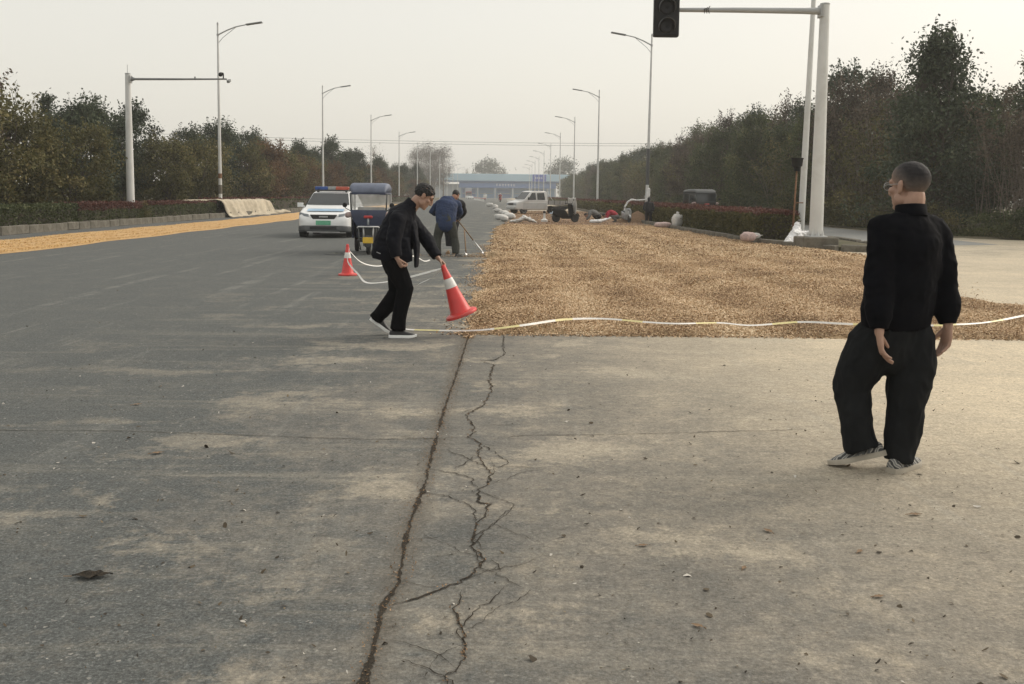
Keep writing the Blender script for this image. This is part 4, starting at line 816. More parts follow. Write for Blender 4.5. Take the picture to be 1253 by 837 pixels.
def person(label, base, J, st, vox=.006, group=None, rz=0.):
    """J: torso [(point, (lateral, sagittal))...], side, head (c, yaw, pitch, scale), arms/hands/legs/feet by 'L','R'"""
    r_ = thing('person', label, 'person', base, rz, group); side = J.get('side', (1, 0, 0)); hc, hy, hp, hs = J['head']; rot = rot_head(hy, hp)
    b = MB(); b.tube([p for p, q in J['torso'][1:]], [(q[0]*.72, q[1]*.72) for p, q in J['torso'][1:]], 16, side, False)
    add_head(b, hc, rot, hs); nb = Vector(hc)+rot @ Vector((0, -.028, -.055))*hs; b.tube([nb, J['neck']], [.056*hs, .062*hs], 12, None, True)
    for k in 'LR':
        sh, el, wr = J['arms'][k]; b.tube([sh, el, wr], [.05, .04, .026], 10, None, True); d, n, th, cu = J['hands'][k]; add_hand(b, wr, d, n, th, cu, st.get('hand', 1.))
        lg = J['legs'][k]; b.tube([p for p, q in lg[:-1]], [q*.62 for p, q in lg[:-1]], 10, None, False)
    remesh(b, 'body', st['skin'], r_, vox, 2)
    j = MB(); j.tube([p for p, q in J['torso']], [q for p, q in J['torso']], 22, side, st.get('round', True)); ct = Vector(J['torso'][st.get('yoke', -2)][0])
    for k in 'LR':
        sh, el, wr = (Vector(x) for x in J['arms'][k]); sr = st.get('sleeve', (.085, .078, .066, .052)); cuff = el.lerp(wr, .93)
        j.tube([ct.lerp(sh, .35), sh], [(sr[0]*.95), sr[0]], 14, None, True); j.tube([sh, sh.lerp(el, .5), el, el.lerp(wr, .45), el.lerp(wr, .72), el.lerp(wr, .86), cuff], [sr[0], (sr[0]+sr[1])/2, sr[1], sr[2], sr[2]*.93, sr[3]*1.05, sr[3]], 14, None, False)
    for pts, rad, sd in J.get('flaps', []): j.tube(pts, rad, 12, sd, False)
    jk = remesh(j, 'jacket', st['jacket'], r_, max(vox*1.6, .010), st.get('jsm', 3), (lambda w_, z0: (lambda p: w_(p)*min(1, max(.1, (p[2]-z0)/.12))))(wrinkler(st.get('jw', .008), 7, 9, 1.3), J['torso'][0][0][2]))
    t = MB(); hp_ = J['hips']; t.tube([p for p, q in hp_], [q for p, q in hp_], 18, side, True)
    for k in 'LR': lg = J['legs'][k]; t.tube([p for p, q in lg], [q for p, q in lg], 16, None, False)
    remesh(t, 'trousers', st['trousers'], r_, max(vox*1.6, .010), 3, wrinkler(st.get('tw', .009), 9, 5, 4.1))
    for k in 'LR': heel, yw, pt, rl = J['feet'][k]; make_shoe(r_, heel, yw, pt, st['shoe'], st['sole'], st.get('shoe_len', .285), rl, st.get('lace'), st.get('stripes'))
    if st.get('hair'): hair_cap(r_, st['hair'], hc, rot, hs, st['line'], st.get('hk', 1.05), st.get('hn', .006))
    if st.get('collar'):
        p0, p1, rc = st['collar']; cm = MB(); d = Vector(p1)-Vector(p0); n = 20; rings = []
        for q, k in ((0, 1.06), (1, .98), (1.02, .88), (.0, .9)):
            c = Vector(p0)+d*q; _, u, v = frame(d, side); rings.append([c+u*rc[0]*k*math.cos(2*math.pi*i/n)+v*rc[1]*k*math.sin(2*math.pi*i/n) for i in range(n)])
        rings.append(rings[0]); cm.loft(rings, False); cm.build('collar', st['jacket'], jk, True)
    if st.get('eyes'):
        for q in (-1, 1):
            e = MB(); T = lambda p: Vector(hc)+rot @ (Vector(p)*hs); e.ball(T((q*.031, .079, .003)), tuple(x*hs for x in (.010, .006, .004)), rot, 10, 6); e.build('eye', 'hair_black', r_, True)
            e = MB(); e.tube([T((q*.016, .0955, .033)), T((q*.034, .090, .038)), T((q*.050, .074, .032))], .0032*hs, 6, None, True); e.build('eyebrow', 'hair_black', r_, True)
    return r_
# man walking away in black, seen from behind (z up, -y towards the photographer)
C20, S20 = math.cos(R(18)), math.sin(R(18))
JR = dict(side=(C20, S20, 0), neck=(.150, .0, 1.44), head=((.140, .02, 1.592), R(31), R(3), 1.12),
  torso=[((.095, 0, .815), (.202, .150)), ((.095, -.003, .84), (.206, .153)), ((.095, -.005, .90), (.215, .157)), ((.105, -.01, 1.02), (.214, .152)), ((.125, -.015, 1.18), (.222, .148)), ((.14, -.012, 1.31), (.212, .132)), ((.148, -.005, 1.39), (.165, .105)), ((.15, 0, 1.445), (.085, .075))],
  arms={'L': [(-.018, -.055, 1.35), (-.062, -.13, 1.06), (-.076, -.21, .80)], 'R': [(.316, .06, 1.335), (.374, .04, 1.06), (.382, -.02, .81)]},
  hands={'L': ((.16, .0, -1), (.9, -.25, 0), (.25, .9, .1), .42), 'R': ((-.10, .0, -1), (-.9, -.25, 0), (-.25, .9, .1), .42)},
  hips=[((.095, 0, .94), (.165, .125)), ((.088, -.003, .80), (.185, .138)), ((.068, -.005, .70), (.205, .145))],
  legs={'L': [((.01, .0, .80), .095), ((-.045, .0, .72), .120), ((-.070, .005, .61), .130), ((-.085, .01, .55), .124), ((-.108, .015, .50), .107), ((-.124, .02, .44), .098), ((-.112, .0, .30), .091), ((-.094, -.02, .18), .091), ((-.074, -.03, .112), .097)],
        'R': [((.18, .0, .80), .10), ((.190, -.01, .72), .118), ((.188, -.01, .61), .128), ((.184, -.015, .53), .120), ((.176, -.02, .44), .115), ((.157, -.035, .30), .102), ((.135, -.045, .15), .090), ((.124, -.05, .055), .084)]},
  feet={'L': ((.050, -.055, .085), R(74), R(17), .16), 'R': ((.060, -.125, .0), R(-48), 0, 0)},
  flaps=[([(-.035, -.05, .90), (-.09, -.04, .84)], [.09, .07], None)])
JR['flaps'] = []
mr = person('man in loose black jacket and baggy trousers walking away, head turned aside', (2.11, 5.45, 0), JR, dict(skin='skin', jacket='jacket_black', trousers='trouser_black', shoe='shoe_grey', sole='sole_cream', shoe_len=.31, lace='black_plastic', stripes='bumper_grey', hair='cropped_hair', hk=1.025, hn=.002,
     line=lambda y, x: float(np.interp(y, [-.12, -.06, -.025, .02, .05, .075], [-.062, -.062, -.03, .005, .035, .066])), round=False, hand=1.08, collar=((.150, -.006, 1.425), (.150, .004, 1.487), (.086, .080)), jw=.012, tw=.018, sleeve=(.088, .080, .074, .050), eyes=True), .0048)
gm = MB(); hc, hy, hp, hs = JR['head']; rt = rot_head(hy, hp); T = lambda p: Vector(hc)+rt @ (Vector(p)*hs)
for q in (-1, 1):
    gm.tube([T((q*(.034+.024*math.cos(a)), .101-.012*abs(math.cos(a))*(q*math.cos(a) > 0), .004+.019*math.sin(a))) for a in [2*math.pi*i/16 for i in range(17)]], .0018, 6)
    gm.tube([T((q*.060, .094, .010)), T((q*.078, .03, .012)), T((q*.082, -.012, .010))], .0017, 6)
gm.tube([T((-.010, .103, .008)), T((.010, .103, .008))], .0018, 6); gl = gm.build('glasses', 'steel', mr, True)
lm = MB()
for q in (-1, 1): lm.add([T((q*.034+.022*math.cos(a), .098, .004+.018*math.sin(a))) for a in [2*math.pi*i/16 for i in range(16)]], [tuple(range(16))])
lm.build('lens', 'spectacle_lens', gl)
# man stooping with the cone, in profile, facing +x
JL = dict(side=(0, 1, 0), neck=(.165, 0, 1.375), head=((.300, -.01, 1.497), R(-82), R(34), 1.06),
  torso=[((-.055, 0, .815), (.19, .195)), ((-.040, 0, .93), (.20, .205)), ((.0, 0, 1.06), (.205, .200)), ((.035, 0, 1.19), (.208, .180)), ((.075, 0, 1.29), (.20, .150)), ((.125, 0, 1.36), (.15, .105)), ((.160, 0, 1.40), (.082, .080))],
  arms={'L': [(.115, .175, 1.265), (.315, .175, 1.03), (.445, .10, .835)], 'R': [(.045, -.185, 1.255), (.000, -.245, 1.03), (.045, -.262, .855)]},
  hands={'L': ((.70, -.05, -.65), (-.55, -.35, -.75), (.2, -.9, .1), .75), 'R': ((.42, .10, -.9), (.8, .5, .3), (.55, -.75, .3), 1.15)},
  hips=[((-.02, 0, .95), (.165, .150)), ((-.035, 0, .84), (.165, .130)), ((-.02, 0, .76), (.155, .12))],
  legs={'R': [((-.02, -.08, .84), .115), ((.055, -.085, .66), .105), ((.108, -.085, .52), .090), ((.075, -.085, .36), .080), ((.040, -.085, .20), .078), ((.030, -.085, .085), .082)],
        'L': [((-.03, .08, .84), .115), ((.0, .085, .64), .10), ((.0, .085, .47), .088), ((-.09, .09, .33), .080), ((-.185, .095, .22), .078), ((-.225, .10, .165), .080)]},
  feet={'R': ((-.055, -.085, .0), R(-90), 0, 0), 'L': ((-.285, .10, .165), R(-90), R(36), 0)},
  flaps=[([(.185, -.02, 1.22), (.225, -.02, 1.0), (.222, -.01, .75)], [(.10, .035), (.12, .032), (.13, .022)], (0, 1, 0)), ([(.06, -.15, 1.05), (.08, -.16, .86), (.09, -.15, .80)], [(.05, .10), (.04, .12), (.03, .11)], (0, 1, 0)), ([(-.12, 0, .97), (-.15, 0, .845)], [(.17, .11), (.172, .115)], (0, 1, 0))])
ml = person('man in dark jacket stooping forward in profile to set down a cone', (-1.15, 10.42, 0), JL, dict(skin='skin', jacket='jacket_navy', trousers='trouser_ink', shoe='shoe_black', sole='sole_white', hair='hair_black', hk=1.065, hn=.012,
     line=lambda y, x: float(np.interp(y, [-.12, -.05, -.015, .02, .05, .08], [-.045, -.045, -.004, .012, .034, .066])), round=False, collar=((.150, 0, 1.385), (.195, 0, 1.44), (.080, .078)), jw=.013, tw=.010, sleeve=(.088, .078, .068, .056), eyes=True, lace=None), .0055)
mb = MB(); mb.box((-.155, -.205, .905), (.045, .004, .008), Matrix.Rotation(.4, 3, 'Y')); mb.build('pocket_zip', 'steel', ml)
# the people at work on the bed; lower detail
short = lambda y, x: float(np.interp(y, [-.12, -.05, -.01, .02, .05, .08], [-.045, -.045, -.004, .01, .034, .06]))
def worker(label, base, J, **st):
    s_ = dict(skin='skin_tan', shoe='shoe_black', sole='bumper_grey', hair='hair_black', line=short, hk=1.08, jw=.016, tw=.014); s_.update(st); return person(label, base, J, s_, .011)
J1 = dict(side=(1, .1, 0), neck=(.13, .33, 1.40), head=((.215, .40, 1.50), R(-25), R(40), 1.04),
  torso=[((0, -.02, .80), (.235, .17)), ((0, 0, .90), (.245, .18)), ((.0, .07, 1.10), (.26, .18)), ((.02, .17, 1.27), (.265, .17)), ((.05, .25, 1.36), (.21, .13)), ((.10, .30, 1.40), (.10, .09))],
  arms={'L': [(-.19, .18, 1.30), (-.37, .30, 1.10), (-.20, .52, .98)], 'R': [(.27, .26, 1.30), (.33, .42, 1.06), (.22, .62, .92)]},
  hands={'L': ((.6, .6, -.4), (0, .3, -1), (.5, .8, 0), 1.1), 'R': ((-.2, .8, -.5), (-.5, 0, -1), (0, .6, .7), 1.1)},
  hips=[((0, -.02, .95), (.19, .15)), ((0, -.02, .84), (.205, .16)), ((0, -.01, .76), (.19, .15))],
  legs={'L': [((-.10, -.02, .84), .13), ((-.18, .0, .62), .112), ((-.21, .02, .45), .10), ((-.215, 0, .25), .095), ((-.20, 0, .08), .092)], 'R': [((.10, -.02, .84), .13), ((.17, .0, .62), .112), ((.215, .03, .45), .10), ((.24, 0, .25), .093), ((.25, 0, .08), .09)]},
  feet={'L': ((-.20, -.09, 0), R(10), 0, 0), 'R': ((.25, -.09, 0), R(-20), 0, 0)})
worker('worker in blue jacket and green trousers bending over a shovel', (-1.42, 24.0, 0), J1, jacket='work_blue', trousers='work_green')
J2 = dict(side=(.3, 1, 0), neck=(.42, 0, .98), head=((.55, 0, 1.00), R(-80), R(60), 1.0),
  torso=[((-.05, 0, .82), (.17, .15)), ((.03, 0, .92), (.185, .16)), ((.18, 0, 1.0), (.19, .15)), ((.32, 0, 1.03), (.17, .13)), ((.40, 0, 1.02), (.09, .09))],
  arms={'L': [(.32, .17, 1.0), (.38, .22, .78), (.42, .10, .62)], 'R': [(.32, -.17, 1.0), (.36, -.2, .78), (.44, -.06, .56)]},
  hands={'L': ((.3, -.3, -.8), (.5, -.5, 0), (.5, 0, .5), 1.1), 'R': ((.3, .3, -.8), (.5, .5, 0), (.5, 0, .5), 1.1)},
  hips=[((-.06, 0, .90), (.16, .14)), ((-.06, 0, .80), (.17, .15))],
  legs={'L': [((-.05, .09, .82), .12), ((0, .1, .46), .09), ((-.05, .1, .08), .07)], 'R': [((-.05, -.09, .82), .12), ((.02, -.1, .46), .09), ((-.02, -.1, .30), .075), ((-.02, -.1, .14), .066)]},
  feet={'L': ((-.12, .1, 0), R(-90), 0, 0), 'R': ((-.09, -.1, 0), R(-90), 0, 0)})
J2 = dict(J1); J2['legs'] = {'L': [((-.08, -.02, .84), .12), ((-.05, .0, .46), .09), ((-.04, 0, .30), .082), ((-.04, 0, .20), .072)], 'R': [((.08, -.02, .84), .12), ((.09, .03, .46), .09), ((.08, 0, .20), .072)]}
J2['feet'] = {'L': ((-.04, -.09, 0), R(10), 0, 0), 'R': ((.08, -.09, 0), R(-8), 0, 0)}; J2['head'] = ((.05, .45, 1.36), R(0), R(50), 1.0); J2['neck'] = (.05, .33, 1.33)
worker('second worker in dark trousers and tan boots bending behind the blue jacket', (-1.37, 25.1, 0), J2, jacket='dark_cloth', trousers='dark_cloth', shoe='tan_boot', sole='tan_boot')
J3 = dict(side=(1, 0, 0), neck=(0, 0, 1.30), head=((0, -.02, 1.46), R(150), R(12), 1.0),
  torso=[((0, 0, .72), (.20, .16)), ((0, 0, .85), (.21, .17)), ((0, .0, 1.05), (.22, .17)), ((0, 0, 1.20), (.21, .15)), ((0, 0, 1.27), (.15, .11)), ((0, 0, 1.32), (.08, .08))],
  arms={'L': [(-.20, 0, 1.20), (-.28, -.05, .95), (-.22, -.18, .78)], 'R': [(.20, 0, 1.20), (.27, -.05, .95), (.22, -.16, .75)]},
  hands={'L': ((.1, -.3, -1), (.6, 0, 0), (0, -1, 0), .6), 'R': ((-.1, -.3, -1), (-.6, 0, 0), (0, -1, 0), .6)},
  hips=[((0, 0, .86), (.17, .14)), ((0, 0, .76), (.185, .15))],
  legs={'L': [((-.09, 0, .78), .115), ((-.11, 0, .42), .09), ((-.11, 0, .07), .078)], 'R': [((.09, 0, .78), .115), ((.11, .02, .42), .09), ((.12, 0, .07), .078)]},
  feet={'L': ((-.11, .08, 0), R(175), 0, 0), 'R': ((.12, .08, 0), R(190), 0, 0)})
p3 = worker('person in black standing with bowed head beside the pole', (8.02, 54.6, 0), J3, jacket='dark_cloth', trousers='dark_cloth', skin='dark_cloth'); p3.scale = (.97, .97, .94)
J4 = dict(side=(0, 1, 0), neck=(-.42, 0, .42), head=((-.56, 0, .36), R(90), R(50), 1.0),
  torso=[((.10, 0, .40), (.19, .16)), ((-.02, 0, .48), (.21, .18)), ((-.18, 0, .54), (.215, .17)), ((-.32, 0, .50), (.18, .14)), ((-.40, 0, .44), (.09, .09))],
  arms={'L': [(-.30, -.18, .48), (-.40, -.24, .26), (-.52, -.18, .10)], 'R': [(-.30, .18, .48), (-.40, .24, .26), (-.52, .18, .10)]},
  hands={'L': ((-.7, .1, -.5), (0, 0, -1), (0, 1, 0), .5), 'R': ((-.7, -.1, -.5), (0, 0, -1), (0, -1, 0), .5)},
  hips=[((.12, 0, .36), (.18, .16)), ((.20, 0, .30), (.18, .15))],
  legs={'L': [((.18, -.11, .32), .12), ((-.12, -.15, .34), .09), ((.14, -.15, .10), .075)], 'R': [((.18, .11, .32), .12), ((-.12, .15, .34), .09), ((.14, .15, .10), .075)]},
  feet={'L': ((.22, -.15, 0), R(90), 0, 0), 'R': ((.22, .15, 0), R(90), 0, 0)})
worker('person in red jacket crouching over the husks', (6.35, 57.0, .03), J4, jacket='red_cloth', trousers='grey_cloth')
worker('person in grey crouching low beside a white sheet', (5.35, 57.6, .03), J4, jacket='grey_cloth', trousers='dark_cloth')
# shovel and rake
def hand_tool(name, label, a, b, head, hm, cat, rad=.016):
    a, b = Vector(a), Vector(b); r_ = thing(name, label, cat, b); mb = MB(); mb.tube([a-b, (a-b)*.5+Vector((0, 0, .01)), Vector((0, 0, 0))], rad, 8); mb.build('handle', 'wood', r_, True); head(r_, (b-a).normalized(), hm)
def shovel_head(r_, d, hm):
    mb = MB(); _, u, v = frame(d, (0, 1, 0)); rings = []
    for t, wd in ((-.06, .02), (0, .05), (.06, .115), (.20, .125), (.30, .115), (.34, .08)): rings.append([d*t+u*wd*q+v*(.035*q*q-.02) for q in (-1, -.5, 0, .5, 1)]+[d*t+u*wd*q+v*(.035*q*q-.026) for q in (1, .5, 0, -.5, -1)])
    mb.loft(rings); mb.build('blade', hm, r_, 50)
def rake_head(r_, d, hm):
    mb = MB(); mb.bar((-.02, -.24, -.0), (-.02, .24, -.0), .03); mb.build('crossbar', hm, r_)
    for k in range(9): t = MB(); t.tube([(-.02, -.22+.055*k, 0), (.03, -.22+.055*k, -.05), (.03, -.22+.055*k, -.09)], .006, 5); t.build('tine', hm, r_)
hand_tool('shovel', 'white bladed shovel held low over the husk edge', (-1.20, 24.62, .92), (-.72, 24.3, .34), shovel_head, 'sheet_white', 'shovel')
hand_tool('rake', 'wooden handled rake resting beside the worker in blue', (-1.0, 24.75, .62), (-.93, 24.05, .10), rake_head, 'steel', 'rake')

# ------------------------------------------------------------------ cones and tape
def cone(label, loc, rot=(0, 0, 0)):
    r_ = thing('traffic_cone', label, 'cone', loc); r_.rotation_euler = rot; r_.scale = (.93, .93, .91)
    mb = MB(); mb.lathe([(.185, 0), (.19, .012), (.185, .03), (.165, .042), (.135, .05), (.0, .05)], 24); mb.build('base', 'red_cone', r_, 40)
    f = lambda z: .128-.103*(z/.62)
    mb = MB(); mb.lathe([(f(.045)+.012, .045), (f(.07), .07), (f(.33), .33), (f(.60), .60), (f(.62)-.006, .62), (.012, .622)], 28); mb.build('body', 'red_cone', r_, 40)
    mb = MB(); mb.lathe([(f(.355)+.0015, .355), (f(.36)+.003, .36), (f(.465)+.003, .465), (f(.47)+.0015, .47)], 28, cap=False); mb.build('reflective_band', 'reflective_white', r_, 40)
    mb = MB(); mb.lathe([(f(.585)+.002, .585), (f(.61)+.002, .61), (.026, .632), (.012, .64), (.0, .641)], 20); mb.build('tip', 'red_cone', r_, 40); return r_
cone('red cone with one white band standing on the open asphalt', (-2.90, 18.2, 0), (0, 0, .3))
cone('red cone hanging tilted from the stooping man hand', (-.445, 10.50, .225), (0.05, R(-21), 0))
def cat(pts, n):
    out_ = []; P = [Vector(p) for p in pts]; P = [P[0]]+P+[P[-1]]
    for i in range(1, len(P)-2):
        for k in range(n):
            t = k/n; a, b, c, d = P[i-1:i+3]; out_.append(.5*((2*b)+(c-a)*t+(2*a-5*b+4*c-d)*t*t+(3*b-a-3*c+d)*t**3))
    out_.append(P[-2]); return out_
def tape(label, pts, wd=.038, per=.55, flat=False, seed=1, yel=True):
    r_ = thing('barrier_tape', label, 'tape', pts[0]); pc = cat(pts, 14); o0 = Vector(pts[0]); run = 0.; seg = []; q = random.Random(seed); tw = q.uniform(0, 3); cur = [pc[0]]; idx = 0
    def flush(L, k):
        mb = MB(); V = []; F = []
        for i, p in enumerate(L):
            d = (L[min(i+1, len(L)-1)]-L[max(i-1, 0)]); a = (.25*math.sin(p.x*2.+p.y) if flat else .80+.35*math.sin((p.x+p.y)*1.7+tw))
            _, u, v = frame(d, (0, 0, 1)); v = v if v.y < 0 else -v; n_ = (v*math.cos(a)-u*math.sin(a))*wd*.5; V += [p-o0+n_, p-o0-n_]
            if i: F.append((2*i-2, 2*i-1, 2*i+1, 2*i))
        mb.add(V, F); mb.build('yellow_stretch' if k % 2 and yel else 'white_stretch', 'tape_yellow' if k % 2 and yel else 'tape_white', r_, True)
    for a, b in zip(pc, pc[1:]):
        cur.append(b); run += (b-a).length
        if run > per*(.45 if idx % 2 else 1.): flush(cur, idx); cur = [b]; run = 0.; idx += 1
    if len(cur) > 1: flush(cur, idx)
    return r_
TG = [(-1.04, 10.97), (-.78, 10.92), (-.28, 10.96), (.23, 11.42), (.75, 11.99), (1.26, 12.11), (1.73, 11.83), (2.11, 11.71), (2.63, 11.82), (2.98, 11.62), (3.67, 11.98), (4.14, 11.86), (4.77, 11.68), (5.56, 11.89), (6.09, 12.16), (6.93, 12.9), (7.8, 13.73)]
fit = lambda x, y, z: (x*(1.52-z)/1.52, y*(1.52-z)/1.52, z)
gp = [fit(x, y, .015) if i < 2 else (lambda h: fit(x, y, h))(max(0, max(bed_h(x*f_, y*f_) for f_ in (.93, .95, .97)))+.04) for i, (x, y) in enumerate(TG)]
tape('yellow and white tape trailing from the held cone across the husk front', [(-.655, 10.44, .72), (-.80, 10.75, .60), (-.97, 10.98, .50), (-1.12, 11.12, .34), (-1.22, 11.10, .12), (-1.16, 10.98, .015)]+gp[1:], .025, .62, False, 3)
tape('white tape sagging from the standing cone to the held cone', [(-2.85, 18.1, .50), (-2.80, 17.6, .30), (-2.47, 16.6, .16), (-2.15, 15.3, .135), (-1.70, 14.0, .26), (-1.25, 12.5, .45), (-.665, 10.46, .73)], .029, .9, False, 5, False)
tape('white tape looping from the standing cone towards the three wheeler', [(-2.86, 18.25, .44), (-2.72, 18.8, .20), (-2.45, 19.3, .10), (-2.15, 19.9, .18), (-1.9, 20.6, .22), (-1.75, 21.6, .05), (-1.7, 22.6, .012)], .031, .8, False, 8, False)
tape('crumpled scrap of tape lying on the road by the three wheeler', [(-4.45, 24.5, .02), (-4.2, 24.2, .05), (-4.0, 24.35, .03), (-3.8, 24.1, .06), (-3.62, 24.25, .02)], .08, .35, True, 9)

# ------------------------------------------------------------------ vehicles
def rring(y, hw, z0, z1, r=.1, n=4):
    P = []
    for cx, cz, a0 in ((hw-r, z1-r, 0), (-hw+r, z1-r, 90), (-hw+r, z0+r, 180), (hw-r, z0+r, 270)):
        for i in range(n+1): a = R(a0+90*i/n); P.append((cx+r*math.cos(a), y, cz+r*math.sin(a)))
    return P
def gring(y, hb, ht, zb, zt, r=.07):
    P = [(hb, y, zb)]; n = 4
    for i in range(n+1): a = R(90*i/n); P.append((ht-r+r*math.cos(a), y, zt-r+r*math.sin(a)*1.0))
    for i in range(n+1): a = R(90+90*i/n); P.append((-ht+r+r*math.cos(a), y, zt-r+r*math.sin(a)))
    return P+[(-hb, y, zb)]
def wheel(par, c, r, wd, rim='steel', name='wheel'):
    ry = Matrix.Rotation(math.pi/2, 3, 'Y'); h = wd/2
    mb = MB(); mb.lathe([(r*.62, -h*.9), (r*.9, -h), (r, -h*.6), (r, h*.6), (r*.9, h), (r*.62, h*.9)], 24, c, ry); o = mb.build(name, 'rubber', par, 40)
    mb = MB(); mb.lathe([(r*.1, -h*.55), (r*.55, -h*.75), (r*.64, -h*.96), (r*.64, h*.96), (r*.55, h*.75), (r*.1, h*.55)], 20, c, ry); mb.build('rim', rim, o, 40); return o
def quad_panel(par, name, mat, P, th=.012):
    """thin flat panel with thickness: P four corners, normal outwards"""
    P = [Vector(p) for p in P]; n_ = (P[1]-P[0]).cross(P[3]-P[0]).normalized()*th; mb = MB(); mb.add([p for p in P]+[p+n_ for p in P], [(3, 2, 1, 0), (4, 5, 6, 7)]+[(i, (i+1) % 4, 4+(i+1) % 4, 4+i) for i in range(4)]); return mb.build(name, mat, par, None, .004)
# police car, nose towards -y
r_ = thing('police_car', 'white police car with blue and red light bar facing down the road', 'police car', (-6.12, 33.3, 0), R(1.5))
mb = MB(); mb.loft([rring(y, hw, a, b, q) for y, hw, a, b, q in ((0, .62, .38, .60, .09), (.05, .77, .26, .70, .12), (.18, .85, .21, .80, .14), (.5, .90, .20, .90, .14), (.95, .92, .20, .985, .12), (1.25, .925, .20, 1.03, .1), (3.6, .925, .20, 1.05, .1), (4.25, .90, .24, 1.05, .12), (4.5, .82, .34, 1.0, .15))]); body = mb.build('body', 'car_white', r_, 40)
mb = MB(); mb.loft([gring(*q) for q in ((.92, .80, .79, .90, .985, .04), (1.08, .83, .77, .95, 1.09, .05), (1.84, .86, .66, .98, 1.525), (2.3, .87, .67, .98, 1.58), (3.5, .87, .67, .98, 1.57), (4.1, .86, .63, .98, 1.47), (4.4, .82, .74, .95, 1.06, .05))]); mb.build('cabin', 'car_white', r_, 40)
wsn = Vector((0, -.50, .86))*.012
mb = MB(); mb.grid(lambda u, v: Vector(((u-.5)*2*(.735-.125*v), 1.115+.70*v, 1.108+.40*v))+wsn-Vector((0, .02*(1-(2*u-1)**2), -.0)), 10, 5); mb.build('windscreen', 'dark_glass', r_, True)
for s_ in (-1, 1):
    quad_panel(r_, 'side_window', 'dark_glass', [(s_*.868, 1.5, 1.06), (s_*.868, 3.9, 1.08), (s_*.70, 3.6, 1.47), (s_*.705, 1.95, 1.46)][::s_], .012)
    mb = MB(); mb.box((s_*1.0, 1.32, 1.10), (.20, .12, .15)); mb.tube([(s_*.84, 1.32, 1.04), (s_*.94, 1.32, 1.07)], .025, 6); mb.build('mirror', 'car_white', r_, None, .03, seg=2)
    mb = MB(); mb.loft([[Vector((s_*x, y, z)) for x, y, z in L] for L in ([(.50, .055, .70), (.52, .05, .80), (.50, .10, .80)], [(.66, .09, .69), (.68, .10, .825), (.66, .16, .83)], [(.80, .18, .71), (.82, .24, .855), (.80, .30, .86)], [(.855, .28, .76), (.868, .34, .85), (.85, .40, .85)])]); mb.build('headlight', 'lamp_glass', r_, 50)
    mb = MB(); mb.box((s_*.66, .07, .36), (.16, .1, .09)); mb.build('fog_lamp', 'lamp_glass', r_, None, .01)
mb = MB(); mb.prism([(-.46, .79), (.46, .79), (.36, .63), (-.36, .63)], .015, .12, 'y'); gr = mb.build('grille', 'grille_black', r_, None, .02, seg=2)
mb = MB(); mb.box((0, .005, .715), (.30, .02, .05)); mb.build('badge', 'steel', gr, None, .01)
mb = MB(); mb.loft([rring(y, hw, a, b, q) for y, hw, a, b, q in ((-.02, .64, .24, .42, .05), (.05, .80, .20, .42, .06), (.18, .872, .19, .42, .06), (.34, .90, .19, .40, .06))]); lb_ = mb.build('lower_bumper', 'bumper_grey', r_, 40)
mb = MB(); mb.box((0, -.03, .345), (.9, .03, .10)); mb.build('air_intake', 'grille_black', lb_, None, .01)
mb = MB(); mb.box((0, -.035, .20), (1.1, .03, .035)); mb.build('lip', 'steel', lb_, None, .01)
mb = MB(); mb.box((0, -.015, .515), (.50, .02, .15)); mb.build('licence_plate', 'plate_green', r_, None, .006)
mb = MB(); mb.grid(lambda u, v: ((u-.5)*1.25, .42+.32*v, .895+.072*v+.008*(1-(2*u-1)**2)*0+.012), 8, 3); mb.build('bonnet_band', 'police_blue', r_, True)
lbr = MB(); lbr.box((0, 2.1, 1.61), (1.18, .22, .05)); lb_ = lbr.build('light_bar', 'bumper_grey', r_, None, .01)
for x0, x1, mt, nm in ((-.60, -.14, 'blue_lens', 'blue_lamp'), (-.135, .135, 'grey_lens', 'speaker'), (.14, .60, 'red_lens', 'red_lamp')):
    mb = MB(); mb.box(((x0+x1)/2, 2.1, 1.695), (x1-x0, .27, .115)); mb.build(nm, mt, lb_, None, .03, seg=2)
for x in (-.5, .5): mb = MB(); mb.box((x, 2.1, 1.57), (.06, .16, .05)); mb.build('foot', 'black_plastic', lb_)
for x in (-.79, .79):
    for y in (.86, 3.6): wheel(r_, (x, y, .315), .315, .21)
mb = MB()
for x in (-.79, .79):
    for y in (.86, 3.6): mb.lathe([(.37, -.115), (.37, .145 if x > 0 else .115)], 20, (x+(.01 if x > 0 else -.01), y, .335), Matrix.Rotation(math.pi/2, 3, 'Y'))
mb.build('wheel_arch', 'grille_black', r_, 40)
